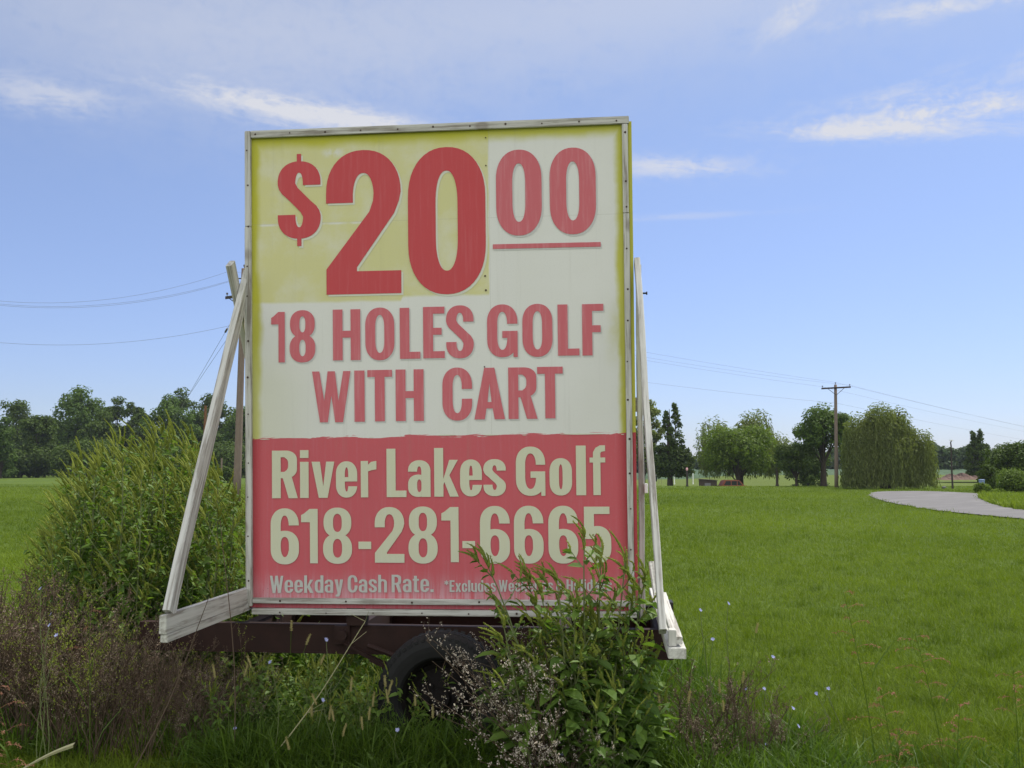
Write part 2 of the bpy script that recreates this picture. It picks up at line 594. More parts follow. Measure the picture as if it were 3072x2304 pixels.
def road_mat():
    m, n = material('worn road')
    pos = n.new('ShaderNodeNewGeometry').outputs['Position']
    x, y, z = n.xyz(pos)
    a = n.noise(pos, 0.5, 5, 0.6)
    b = n.noise(pos, 14.0, 5, 0.7)
    tr = n.noise(n.vec(n.m('MULTIPLY', n.m('ADD', x, y), 0.10), n.m('MULTIPLY', n.m('SUBTRACT', x, y), 0.6), 0), 1.0, 4, 0.6)
    col = n.mix(a, (0.125, 0.121, 0.120), (0.195, 0.188, 0.184))
    col = n.mix(n.m('MULTIPLY', b, 0.4), col, (0.15, 0.14, 0.13))
    col = n.mix(n.m('MULTIPLY', n.mapr(tr, 0.5, 0.68), 0.4), col, (0.255, 0.245, 0.238))
    finish(n, col, 0.9, 0.15, b, 0.4, 0.02)
    return m


MAT['road'] = road_mat()

# ------------------------------------------------------------------ ground and road
def build_ground():
    def grad(a):
        return np.array(a)
    xs = np.unique(np.concatenate([np.linspace(-1500, -120, 12), np.linspace(-120, 120, 121), np.linspace(120, 1500, 12)]))
    ys = np.unique(np.concatenate([np.linspace(-60, 0, 5), np.linspace(0, 140, 141), np.linspace(140, 300, 41), np.linspace(300, 3000, 14)]))
    XX, YY = np.meshgrid(xs, ys)
    ZZ = ground_z(XX, YY)
    v = np.stack([XX, YY, ZZ], -1).reshape(-1, 3)
    nx, ny = len(xs), len(ys)
    i = (np.arange(ny - 1)[:, None] * nx + np.arange(nx - 1)[None, :]).ravel()
    f = np.stack([i, i + 1, i + nx + 1, i + nx], -1)
    g = Geo()
    g.add(v, [f])
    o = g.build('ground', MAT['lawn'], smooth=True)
    tag(o, kind='structure')


build_ground()


def smooth_line(pts, k=6):
    """Catmull-Rom through 2-D points"""
    p = np.asarray(pts, float)
    q = np.vstack([2 * p[0] - p[1], p, 2 * p[-1] - p[-2]])
    outp = []
    for i in range(1, len(q) - 2):
        for t in np.linspace(0, 1, k, endpoint=False):
            a, b, c, d = q[i - 1], q[i], q[i + 1], q[i + 2]
            outp.append(0.5 * (2 * b + (c - a) * t + (2 * a - 5 * b + 4 * c - d) * t * t + (3 * b - a - 3 * c + d) * t ** 3))
    outp.append(p[-1])
    return np.array(outp)


ROAD_NEAR = [(3400, 1600), (3072, 1561), (2848, 1538), (2751, 1524), (2653, 1506), (2620, 1496), (2608, 1486), (2637, 1476.5), (2783, 1476.5), (2936, 1483), (3120, 1490)]
ROAD_ISLE = [(3400, 1565), (3072, 1531), (2990, 1517), (2955, 1507), (2936, 1496), (2945, 1489.5), (3010, 1490.5), (3120, 1494)]


def polygon_sheet(name, loop, mat, dz):
    bm = bmesh.new()
    tris = geometry.tessellate_polygon([[Vector((a[0], a[1], 0)) for a in loop]])
    vs = [bm.verts.new((a[0], a[1], float(ground_z(a[0], a[1])) + dz)) for a in loop]
    for t in tris:
        try:
            bm.faces.new([vs[i] for i in t])
        except ValueError:
            pass
    bmesh.ops.recalc_face_normals(bm, faces=bm.faces)
    for f in bm.faces:
        if f.normal.z < 0:
            f.normal_flip()
    me = bpy.data.meshes.new(name)
    bm.to_mesh(me)
    bm.free()
    me.materials.append(mat)
    o = link(name, me)
    return tag(o, kind='structure')


outer = smooth_line([on_ground(*p)[:2] for p in ROAD_NEAR], 22)
inner = smooth_line([on_ground(*p)[:2] for p in ROAD_ISLE], 22)
outer[1:-1] += rng.normal(0, .07, outer[1:-1].shape)
inner[1:-1] += rng.normal(0, .07, inner[1:-1].shape)
ROAD_LOOP = np.vstack([outer, inner[::-1]])
polygon_sheet('road', ROAD_LOOP, MAT['road'], 0.05)


def inside(poly, P):
    x, y = P[:, 0], P[:, 1]
    r = np.zeros(len(P), bool)
    j = len(poly) - 1
    for i in range(len(poly)):
        xi, yi = poly[i]
        xj, yj = poly[j]
        c = ((yi > y) != (yj > y)) & (x < (xj - xi) * (y - yi) / (yj - yi + 1e-12) + xi)
        r ^= c
        j = i
    return r


# the crop field far behind the mown grass
m_, n_ = material('crop rows')
pos_ = n_.new('ShaderNodeNewGeometry').outputs['Position']
finish(n_, n_.mix(n_.noise(pos_, 1.1, 5, 0.7), (0.030, 0.062, 0.026), (0.062, 0.105, 0.044)), 0.8, 0.2)
MAT['crop'] = m_
g = Geo()
nx_, ny_ = 120, 14
xx, yy = np.meshgrid(np.linspace(14, 120, nx_), np.linspace(176, 215, ny_))
zz = ground_z(xx, yy) + 0.55 + 0.12 * rng.standard_normal(xx.shape)
zz[0] = ground_z(xx[0], yy[0]) - 0.05
i_ = (np.arange(ny_ - 1)[:, None] * nx_ + np.arange(nx_ - 1)[None, :]).ravel()
g.add(np.stack([xx, yy, zz], -1).reshape(-1, 3), [np.stack([i_, i_ + 1, i_ + nx_ + 1, i_ + nx_], -1)])
tag(g.build('crop_field', MAT['crop']), kind='stuff', label='blue green crop field beyond the mown grass', cat='field')

# ------------------------------------------------------------------ the billboard
YAW = R_(-5.68)
LEAN = R_(3.18)
ROLL = R_(-0.30)
ORG = np.array([-0.462, 6.297, 0.0])
PZ = 0.866                          # height of the panel's lower edge
PW, PH = 2.44, 3.035
Yw = np.array(Matrix.Rotation(YAW, 3, 'Z'))
PM = Matrix.Rotation(LEAN, 3, 'X') @ Matrix.Rotation(ROLL, 3, 'Y')
PMn = np.array(PM)
billboard = empty('billboard', ORG, YAW, 'large wooden price board with red and yellow lettering standing on the rusty trailer', 'billboard')


def to_panel(px, py, ly=-0.003):
    """photo pixel -> (u, w) on the face of the panel"""
    A = Yw @ PMn
    d = A.T @ ray(px, py)
    c = A.T @ (np.array([0, 0, EYE]) - (ORG + [0, 0, PZ]))
    c = A.T @ (np.array([0, 0, EYE]) - (ORG + np.array([0, 0, PZ])))
    t = (ly - c[1]) / d[1]
    q = c + t * d
    return q[0], q[2]


def pose_panel(o):
    o.location = (0, 0, PZ)
    o.rotation_euler = PM.to_euler()
    return o


def panel_mat():
    m, n = material('faded printed panel')
    oc = n.new('ShaderNodeTexCoord').outputs['Object']
    u, v, ww = n.xyz(oc)
    n1 = n.noise(oc, 2.2, 4, 0.6)
    n2 = n.noise(n.vec(n.m('MULTIPLY', u, 34.0), 0, n.m('MULTIPLY', ww, 1.6)), 1.0, 5, 0.65)
    fine = n.noise(oc, 90.0, 3, 0.6)
    white = n.mix(n1, (0.70, 0.70, 0.665), (0.64, 0.64, 0.585))
    white = n.mix(n.m('MULTIPLY', n.mapr(n2, 0.55, 0.75), 0.25), white, (0.66, 0.68, 0.66))
    yel = n.mix(n1, (0.610, 0.585, 0.245), (0.575, 0.560, 0.330))
    # yellow field of the price
    ux, _ = to_panel(1465, 600)
    _, wa = to_panel(900, 908)
    _, wb = to_panel(1350, 886)
    ux2, _ = to_panel(1205, 890)
    wob = n.m('MULTIPLY', n.m('SUBTRACT', n.noise(oc, 6.0, 3), 0.5), 0.018)
    mu = n.mapr(n.m('ADD', u, wob), ux + 0.004, ux - 0.004)
    step = n.mapr(u, ux2 - 0.01, ux2 + 0.01, wa, wb)
    mw = n.mapr(n.m('SUBTRACT', n.m('ADD', ww, wob), step), -0.012, 0.012)
    fld = n.m('MULTIPLY', mu, mw)
    fld = n.m('MULTIPLY', fld, n.mapr(n.noise(oc, 3.3, 5, 0.62), 0.28, 0.58, 0.55, 1.0))
    # scuffed white patch and scratches over the yellow
    pu, pw = to_panel(1000, 458)
    sc = n.m('MULTIPLY', n.mapr(n.m('ABSOLUTE', n.m('SUBTRACT', u, pu)), 0.10, 0.02), n.mapr(n.m('ABSOLUTE', n.m('SUBTRACT', ww, pw)), 0.045, 0.0))
    _, lw = to_panel(900, 673)
    sc2 = n.m('MULTIPLY', n.mapr(n.m('ABSOLUTE', n.m('SUBTRACT', ww, lw)), 0.012, 0.002), n.mapr(u, -0.15, -0.5))
    sc = n.m('ADD', n.m('MULTIPLY', sc, n.mapr(n.noise(oc, 14, 4), 0.4, 0.6)), n.m('MULTIPLY', sc2, n.mapr(n.noise(oc, 7, 3), 0.4, 0.62)), clamp=True)
    fld = n.m('MULTIPLY', fld, n.m('SUBTRACT', 1.0, n.m('MULTIPLY', sc, 0.8)))
    col = n.mix(fld, white, yel)
    # unfaded strong yellow where the frame has kept the sun off
    edge = n.m('SUBTRACT', PW / 2 - 0.045, n.m('ABSOLUTE', u))
    en = n.m('MULTIPLY', n.noise(n.vec(0, u, ww), 2.4, 4), 0.10)
    es = n.mapr(edge, n.m('ADD', en, 0.012), n.m('ADD', en, -0.035))
    et = n.mapr(n.m('SUBTRACT', PH - 0.05, ww), n.m('ADD', en, 0.035), n.m('ADD', en, -0.04))
    _, bw = to_panel(1850, 1000)
    bul = n.m('MULTIPLY', n.mapr(n.m('ABSOLUTE', n.m('SUBTRACT', ww, bw)), 0.26, 0.0), n.mapr(u, 1.03, 1.18))
    e = n.m('MAXIMUM', n.m('MAXIMUM', es, et), n.m('MULTIPLY', bul, n.mapr(n.noise(oc, 4.5, 4), 0.3, 0.7)))
    col = n.mix(n.m('MULTIPLY', e, 0.92), col, (0.47, 0.46, 0.035))
    # a pale olive bloom at the lower left of the white
    bl = n.m('MULTIPLY', n.mapr(u, -0.70, -1.1), n.mapr(ww, 1.75, 1.35))
    col = n.mix(n.m('MULTIPLY', bl, 0.35), col, (0.56, 0.57, 0.36))
    # the red field with its torn brush edge
    ul, w0 = to_panel(770, 1316)
    ur, w1 = to_panel(1870, 1298)
    base = n.mapr(u, ul, ur, w0, w1, False)
    tear = n.m('MULTIPLY', n.m('SUBTRACT', n.noise(n.vec(n.m('MULTIPLY', u, 3.2), 0, n.m('MULTIPLY', ww, 30)), 1.3, 5, 0.6, 0.5), 0.5), 0.075)
    dd = n.m('SUBTRACT', n.m('ADD', base, tear), ww)
    redm = n.mapr(dd, -0.002, 0.002)
    rn = n.noise(n.vec(n.m('MULTIPLY', u, 48.0), 0, n.m('MULTIPLY', ww, 2.2)), 1.0, 5, 0.7)
    red = n.mix(n1, (0.56, 0.110, 0.125), (0.50, 0.112, 0.132))
    red = n.mix(n.m('MULTIPLY', n.mapr(rn, 0.5, 0.78), 0.35), red, (0.54, 0.22, 0.26))
    low = n.m('MULTIPLY', n.mapr(ww, 0.26, 0.06), n.mapr(rn, 0.30, 0.62))
    red = n.mix(n.m('MULTIPLY', low, 0.62), red, (0.56, 0.40, 0.44))
    red = n.mix(n.m('MULTIPLY', n.mapr(n.m('SUBTRACT', PW / 2 - 0.05, n.m('ABSOLUTE', u)), 0.06, 0.0), 0.5), red, (0.36, 0.03, 0.035))
    red = n.mix(n.m('MULTIPLY', n.mapr(ww, 0.07, 0.05), 0.6), red, (0.40, 0.035, 0.06))
    col = n.mix(redm, col, red)
    # sheet seams and rain-washed grime
    seam = n.m('MAXIMUM', n.mapr(n.m('ABSOLUTE', n.m('SUBTRACT', u, ux + 0.006)), 0.0022, 0.0008), n.mapr(n.m('ABSOLUTE', n.m('SUBTRACT', ww, 2.44)), 0.0022, 0.0008))
    col = n.mix(n.m('MULTIPLY', n.m('MULTIPLY', seam, n.m('SUBTRACT', 1.0, redm)), 0.30), col, (0.30, 0.29, 0.22))
    drip = n.noise(n.vec(n.m('MULTIPLY', u, 16.0), 0, n.m('MULTIPLY', ww, 0.55)), 1.0, 6, 0.7)
    col = n.mix(n.m('MULTIPLY', n.mapr(drip, 0.54, 0.76), 0.16), col, (0.27, 0.25, 0.20))
    # specks of mould low down at the left
    sp = n.m('MULTIPLY', n.mapr(n.noise(oc, 70, 2), 0.66, 0.72), n.m('MULTIPLY', n.mapr(ww, 0.28, 0.05), n.mapr(u, -0.4, -1.1)))
    col = n.mix(n.m('MULTIPLY', sp, 0.7), col, (0.10, 0.07, 0.07))
    col = n.mix(n.m('MULTIPLY', n.mapr(fine, 0.5, 0.7), 0.06), col, (0.35, 0.35, 0.32))
    finish(n, col, 0.75, 0.12)
    return m


def ink_mat(name, c, pale, amt, low=None):
    m, n = material(name)
    oc = n.new('ShaderNodeTexCoord').outputs['Object']
    u, v, ww = n.xyz(oc)
    st = n.noise(n.vec(n.m('MULTIPLY', u, 42.0), 0, n.m('MULTIPLY', ww, 2.4)), 1.0, 5, 0.68)
    bg = n.noise(oc, 4.0, 3)
    f = n.m('MULTIPLY', n.mapr(st, 0.46, 0.78), amt)
    col = n.mix(n.m('MULTIPLY', bg, 0.5), c, tuple(a * 0.88 for a in c))
    col = n.mix(f, col, pale)
    if low:
        col = n.mix(n.m('MULTIPLY', n.mapr(ww, low, low - 0.15), 0.4), col, (0.55, 0.56, 0.56))
    finish(n, col, 0.75, 0.12)
    return m


MAT['panel'] = panel_mat()
MAT['ink_deep'] = ink_mat('deep red ink', (0.52, 0.080, 0.088), (0.56, 0.20, 0.21), 0.30)
MAT['ink_faded'] = ink_mat('faded red ink', (0.555, 0.145, 0.165), (0.64, 0.36, 0.38), 0.45)
MAT['ink_cream'] = ink_mat('cream ink', (0.60, 0.605, 0.44), (0.62, 0.63, 0.52), 0.5, 0.35)
MAT['halo'] = ink_mat('worn pale drop shadow', (0.655, 0.665, 0.56), (0.60, 0.60, 0.44), 0.8)
MAT['halo_grey'] = ink_mat('worn grey drop shadow', (0.55, 0.55, 0.53), (0.64, 0.64, 0.61), 0.9)

# -- lettering: heavy condensed capitals drawn as polygons
def rect(x0, y0, x1, y1):
    return [(x0, y0), (x1, y0), (x1, y1), (x0, y1)]


def stad(x0, y0, x1, y1, ry=None, p=2.2, k=22):
    """upright rounded bar: straight sides, elliptical ends"""
    rx = (x1 - x0) / 2
    ry = min((y1 - y0) / 2, ry if ry else (y1 - y0) / 2)
    cx = (x0 + x1) / 2
    pts = []
    for (cy, a0) in ((y1 - ry, 0), (y0 + ry, math.pi)):
        for i in range(k + 1):
            t = a0 + math.pi * i / k
            c, s = math.cos(t), math.sin(t)
            pts.append((cx + rx * math.copysign(abs(c) ** (2 / p), c), cy + ry * math.copysign(abs(s) ** (2 / p), s)))
    return pts


def mirror(groups, w_, h):
    return [[(op, [(w_ - x, h - y) for x, y in lp]) for op, lp in gr] for gr in groups]


def ring(w_, h, s, sy, ry=None, y0=0.0):
    r1 = ry or min(0.34, h * 0.36)
    return [('+', stad(0, y0, w_, h, r1)), ('-', stad(s, y0 + sy, w_ - s, h - sy, max(0.05, r1 - sy * 0.75)))]


def s_groups(w_, h, s, sy):
    X_ = lambda q: q * h
    top = [('+', stad(0, X_(0.36), w_, h, 0.27 * h)), ('-', stad(s, X_(0.36), w_ - s, h - sy, 0.15 * h)),
           ('-', rect(-0.1, -0.1, w_ - s - 0.001, X_(0.745))), ('-', rect(w_ - s - 0.002, -0.1, w_ + 0.1, X_(0.69)))]
    diag = [(0, .76), (0, .70), (.03, .64), (.10, .58), (.24, .51), (None, .345), ('i', .285), ('i', .24), (1, .24), (1, .30), (.97, .36), (.90, .42), (.76, .49), ('n', .655), ('s', .715), ('s', .76)]
    pts = []
    for a, b in diag:
        xx = {None: w_ - s - 0.06 * w_, 'i': w_ - s, 'n': s + 0.06 * w_, 's': s}.get(a, None) if not isinstance(a, (int, float)) else a * w_
        pts.append((xx, b * h))
    return [top] + mirror([top], w_, h) + [[('+', pts)]]


def glyph(ch, w_, s=0.195, sy=0.14, x=0.755):
    """groups of (+/-) loops in units of the capital height"""
    P = lambda *a: [('+', list(a))]
    Rt = lambda *a: [('+', rect(*a))]
    s = min(s, w_ * 0.47)
    if ch in '0O':
        return [ring(w_, 1, s, sy)]
    if ch == '8':
        a = [('+', stad(0.02 * w_, 0.47, w_ * 0.98, 1, 0.25)), ('-', stad(s, 0.47 + sy * 0.75, w_ - s, 1 - sy * 0.85, 0.13))]
        b = [('+', stad(0, 0, w_, 0.54, 0.26)), ('-', stad(s * 0.98, sy * 0.85, w_ - s * 0.98, 0.54 - sy * 0.75, 0.14))]
        hole = [('-', stad(s, 0.47 + sy * 0.75, w_ - s, 1 - sy * 0.85, 0.13)), ('-', stad(s * 0.98, sy * 0.85, w_ - s * 0.98, 0.54 - sy * 0.75, 0.14))]
        return [[a[0], b[0]] + hole]
    if ch == '6':
        return [[('+', stad(0, 0, w_, 1, 0.3)), ('-', stad(s, sy, w_ - s, 1 - sy, 0.2)), ('-', rect(w_ - s - 0.004, 0.02, w_ + 0.1, 0.695))],
                [('+', stad(0, 0, w_, 0.60, 0.26)), ('-', stad(s, sy, w_ - s, 0.60 - sy * 0.85, 0.14))]]
    if ch == '5':
        return [Rt(0.03 * w_, 1 - sy, w_ * 0.95, 1), Rt(0.03 * w_, 0.43, 0.03 * w_ + s * 0.95, 1 - sy + 0.001),
                [('+', stad(0, 0, w_, 0.66, 0.27)), ('-', stad(s, sy, w_ - s, 0.66 - sy, 0.15)), ('-', rect(-0.1, 0.30, s + 0.003, 0.44)), ('-', rect(-0.1, 0.44, 0.03 * w_, 0.7))]]
    if ch == '2':
        a = [('+', stad(0, 0.30, w_, 1, 0.30)), ('-', stad(s, 0.30, w_ - s, 1 - sy, 0.17)), ('-', rect(-0.1, 0, s + 0.002, 0.635)), ('-', rect(-0.1, 0, w_ + 0.1, 0.70)), ]
        a2 = [('+', rect(0, 0.635, s, 0.705))]
        d = P((w_ - s, .705), (w_ - s - .01 * w_, .645), (w_ - s - .06 * w_, .57), (0, .175), (0, .15), (.41 * w_, .15), (.41 * w_, .185), (.91 * w_, .555), (.975 * w_, .64), (w_, .705))
        return [a, a2, d, Rt(0, 0, w_, 0.158)]
    if ch == '1':
        st_ = min(s, w_ * 0.68)
        return [Rt(w_ - st_, 0, w_, 1), P((0, .755), (w_ - st_ + .001, .755), (w_ - st_ + .001, 1), (w_ - st_ - .02 * w_, 1), (w_ * .18, .915), (0, .885))]
    if ch == '$':
        b = [(x_ * 1, y_) for x_, y_ in ()]
        gs = s_groups(w_, 0.84, s, sy * 0.95)
        sh = [[(op, [(px, py + 0.08) for px, py in lp]) for op, lp in gr] for gr in gs]
        return sh + [Rt(w_ * 0.45, 0.90, w_ * 0.55, 1.0), Rt(w_ * 0.45, 0.0, w_ * 0.55, 0.10)]
    if ch == 'S':
        return s_groups(w_, 1, s, sy)
    if ch == 's':
        return s_groups(w_, x, s * 0.98, sy * 0.9)
    if ch == 'C':
        return [ring(w_, 1, s, sy) + [('-', rect(w_ - s - 0.006, 0.41, w_ + 0.1, 0.595))]]
    if ch == 'c':
        return [ring(w_, x, s, sy * 0.9) + [('-', rect(w_ - s - 0.006, 0.31, w_ + 0.1, 0.45))]]
    if ch == 'G':
        return [ring(w_, 1, s, sy) + [('-', rect(w_ - s - 0.006, 0.36, w_ + 0.1, 0.63))],
                Rt(w_ * 0.5, 0.365, w_, 0.495), Rt(w_ - s, 0.12, w_, 0.37), Rt(w_ * 0.86, 0.0, w_, 0.13)]
    if ch == 'H':
        return [Rt(0, 0, s, 1), Rt(w_ - s, 0, w_, 1), Rt(s - .001, 0.445, w_ - s + .001, 0.58)]
    if ch == 'L':
        return [Rt(0, 0, s, 1), Rt(s - .001, 0, w_, 0.135)]
    if ch == 'E':
        return [Rt(0, 0, s, 1), Rt(s - .001, 0, w_, 0.135), Rt(s - .001, 0.865, w_, 1), Rt(s - .001, 0.455, w_ * 0.86, 0.59)]
    if ch == 'F':
        return [Rt(0, 0, s, 1), Rt(s - .001, 0.865, w_, 1), Rt(s - .001, 0.45, w_ * 0.86, 0.585)]
    if ch == 'T':
        return [Rt(w_ / 2 - s / 2, 0, w_ / 2 + s / 2, 0.87), Rt(0, 0.865, w_, 1)]
    if ch == 'I':
        return [Rt(0, 0, w_, 1)]
    if ch == 'W':
        a = w_ * 0.19
        return [P((0, 1), (a, 1), (.315 * w_, .42), (.405 * w_, 1), (.595 * w_, 1), (.685 * w_, .42), (w_ - a, 1), (w_, 1), (.80 * w_, 0), (.595 * w_, 0), (.5 * w_, .52), (.405 * w_, 0), (.20 * w_, 0))]
    if ch == 'A':
        return [[('+', [(0, 0), (.335 * w_, 1), (.665 * w_, 1), (w_, 0), (.66 * w_, 0), (.60 * w_, .21), (.40 * w_, .21), (.34 * w_, 0)]),
                 ('-', [(.435 * w_, .335), (.565 * w_, .335), (.5 * w_, .70)])]]
    if ch == 'R':
        return [Rt(0, 0, s, 1), [('+', stad(s * 0.2, 0.42, w_ * 0.97, 1, 0.2)), ('+', rect(0, 0.42, w_ * .55, 1)), ('-', stad(s * 0.5, 0.42 + sy * .95, w_ * .97 - s, 1 - sy, 0.13)), ('-', rect(s, 0.42 + sy * .95, w_ * .5, 1 - sy)), ('-', rect(s * 0.1, 0.40, s - .002, 0.9))],
                P((w_ * .40, .46), (w_ * .74, .50), (w_, 0), (w_ - s * 1.05, 0))]
    if ch == 'i':
        return [Rt(0, 0, w_, x), Rt(0, 0.835, w_, 1)]
    if ch == 'l':
        return [Rt(0, 0, w_, 1)]
    if ch == 'v':
        return [P((0, x), (.37 * w_, x), (.51 * w_, .24), (.64 * w_, x), (w_, x), (.70 * w_, 0), (.31 * w_, 0))]
    if ch == 'e':
        return [ring(w_, x, s, sy * 0.9) + [('-', rect(w_ - s - .006, 0.235, w_ + .1, 0.345))], Rt(s - .001, .335, w_ - .002, .425)]
    if ch == 'o':
        return [ring(w_, x, s, sy * 0.9)]
    if ch == 'r':
        return [Rt(0, 0, s, x), [('+', [(s - .01, x - .22), (s - .01, x - .09), (s + .06, x - .02), (w_, x), (w_, x - .175), (s + .08, x - .19)])]]
    if ch == 'a':
        return [[('+', stad(0, 0.30, w_, x, 0.22)), ('-', stad(s, 0.2, w_ - s, x - sy * .9, 0.12)), ('-', rect(-.1, 0, s + .002, .52)), ('-', rect(s - .1, 0, w_ - s - .0, .42))],
                Rt(w_ - s, 0, w_, .55), [('+', stad(0, 0, w_ * .92, .46, 0.2)), ('-', stad(s, .10, w_ - s, .36, 0.1)), ('-', rect(w_ - s - .001, -.1, w_ + .1, 1))]]
    if ch == 'k':
        return [Rt(0, 0, s, 1), P((s - .001, .36), (w_ * .62, x), (w_ * .97, x), (w_ * .62, .44), (w_, 0), (w_ * .64, 0), (s + .02, .30), (s - .001, .24))]
    if ch == 'f':
        c = w_ * 0.22
        return [Rt(c, 0, c + s, .80), Rt(0, x - .10, w_, x), [('+', [(c, .78), (c, .86), (c + .05, .95), (c + .14, 1), (w_, 1), (w_, .885), (c + s + .02, .87), (c + s, .84), (c + s, .78)])]]
    if ch == 't':
        c = w_ * 0.2
        return [Rt(c, .10, c + s, .93), Rt(0, x - .10, w_, x), [('+', [(c, .16), (c + .02, .05), (c + .09, 0), (w_, 0), (w_, .10), (c + s + .01, .11), (c + s, .14), (c + s, .18)])]]
    if ch == 'd':
        return [ring(w_, x, s, sy * .9), Rt(w_ - s, 0, w_, 1)]
    if ch == 'h':
        return [Rt(0, 0, s, 1), Rt(w_ - s, 0, w_, .62), [('+', stad(0.0, .25, w_, x, .2)), ('-', stad(s, .2, w_ - s, x - sy * .9, .12)), ('-', rect(-.1, 0, w_ + .1, .6)), ('-', rect(-.1, 0, s * .6, 1))]]
    if ch == 'n':
        return [Rt(0, 0, s, x), Rt(w_ - s, 0, w_, .62), [('+', stad(0.0, .25, w_, x, .2)), ('-', stad(s, .2, w_ - s, x - sy * .9, .12)), ('-', rect(-.1, 0, w_ + .1, .6)), ('-', rect(-.1, 0, s * .6, 1))]]
    if ch == 'u':
        return [[(op, [(w_ - a, x - b) for a, b in lp]) for op, lp in gr] for gr in glyph('n', w_, s, sy, x)]
    if ch == 'y':
        return [P((0, x), (.37 * w_, x), (.52 * w_, .28), (.64 * w_, x), (w_, x), (.66 * w_, -.12), (.52 * w_, -.22), (.12 * w_, -.22), (.12 * w_, -.12), (.30 * w_, -.10), (.35 * w_, -.02), (.33 * w_, .02))]
    if ch == 'x':
        return [P((0, x), (.36 * w_, x), (.5 * w_, .52), (.64 * w_, x), (w_, x), (.70 * w_, .38), (w_, 0), (.63 * w_, 0), (.5 * w_, .24), (.37 * w_, 0), (0, 0), (.30 * w_, .38))]
    if ch == '.':
        return [Rt(0, 0, w_, .155)]
    if ch == '-':
        return [Rt(0, 0, w_, 1)]
    if ch == '*':
        o = []
        for i in range(3):
            t = R_(30 + 60 * i)
            c, q = math.cos(t), math.sin(t)
            o.append([('+', [(w_ / 2 + a * c - b * q, .80 + a * q + b * c) for a, b in ((-.2, -.045), (.2, -.045), (.2, .045), (-.2, .045))])])
        return o
    if ch == '&':
        return [[('+', stad(.08 * w_, .50, w_ * .76, 1, .24)), ('+', stad(0, 0, w_ * .86, .56, .26)), ('-', stad(.08 * w_ + s * .8, .60, w_ * .76 - s * .8, .89, .13)), ('-', stad(s, .12, w_ * .86 - s, .44, .14))],
                P((.40 * w_, .50), (.62 * w_, .50), (w_, 0), (.74 * w_, 0))]
    return [Rt(0, 0, w_, .1)]


def in_poly(lp, x, y):
    r = False
    j = len(lp) - 1
    for i in range(len(lp)):
        xi, yi = lp[i]
        xj, yj = lp[j]
        if (yi > y) != (yj > y) and x < (xj - xi) * (y - yi) / (yj - yi) + xi:
            r = not r
        j = i
    return r


def fill(groups):
    """triangles of the shape that the groups describe"""
    vs, es = [], []
    for gr in groups:
        for op, lp in gr:
            b = len(vs)
            vs += [Vector(p) for p in lp]
            es += [(b + i, b + (i + 1) % len(lp)) for i in range(len(lp))]
    r = geometry.delaunay_2d_cdt(vs, es, [], 0, 1e-5)
    V, F = r[0], r[2]
    keep = []
    for f in F:
        cx = sum(V[i].x for i in f) / 3
        cy = sum(V[i].y for i in f) / 3
        on = False
        for gr in groups:
            s = False
            for op, lp in gr:
                if in_poly(lp, cx, cy):
                    s = op == '+'
            on = on or s
        if on:
            keep.append(f)
    return V, keep


class Text:
    def __init__(self):
        self.g = Geo()

    def put(self, ch, u0, u1, w0, w1, s=0.195, sy=0.14, y=-0.004, cap=None, base=None):
        """cap/base: height of the capitals and baseline when the box is not the cap box"""
        hh = cap or (w1 - w0)
        b = w0 if base is None else base
        V, F = fill(glyph(ch, (u1 - u0) / hh, s, sy))
        vv = [(u0 + p.x * hh, y, b + p.y * hh) for p in V]
        self.g.add(vv, [np.array([[f[0], f[1], f[2]] for f in F])])

    def row(self, items, s, sy, y=-0.004, off=(0, 0), lower=False):
        for ch, x0, x1, yt, yb in items:
            ym = (yt + yb) / 2
            u0 = to_panel(x0, ym)[0] + off[0]
            u1 = to_panel(x1, ym)[0] + off[0]
            xm = (x0 + x1) / 2
            wt = to_panel(xm, yt)[1] + off[1]
            wb = to_panel(xm, yb)[1] + off[1]
            self.put(ch, u0, u1, wb, wt, s, sy, y)

    def build(self, name, mat):
        o = self.g.build(name, mat, billboard)
        return pose_panel(o)


def conv(items, ox, oy, k=0.56058):
    return [(c, ox + a * k, ox + b * k, oy + t * k, oy + d * k) for c, a, b, t, d in items]


PRICE = conv([('$', 238, 467, 253, 746), ('2', 497, 897, 232, 1002), ('0', 935, 1350, 216, 1004)], 700, 320)
CENTS = conv([('0', 1406, 1650, 230, 690), ('0', 1693, 1940, 219, 683)], 700, 320)
HOLES = conv([('1', 203, 276, 100, 370), ('8', 301, 439, 90, 370), ('H', 533, 680, 86, 358), ('O', 706, 862, 76, 358), ('L', 891, 1000, 77, 350), ('E', 1016, 1131, 72, 347),
              ('S', 1139, 1286, 64, 348), ('G', 1358, 1521, 59, 342), ('O', 1547, 1708, 56, 340), ('L', 1736, 1851, 59, 333), ('F', 1867, 1982, 57, 332)], 700, 880)
CART = conv([('W', 422, 628, 417, 690), ('I', 648, 703, 413, 687), ('T', 718, 850, 410, 685), ('H', 869, 1019, 407, 683), ('C', 1119, 1278, 397, 681), ('A', 1289, 1453, 398, 674), ('R', 1472, 1627, 396, 672), ('T', 1627, 1764, 393, 669)], 700, 880)
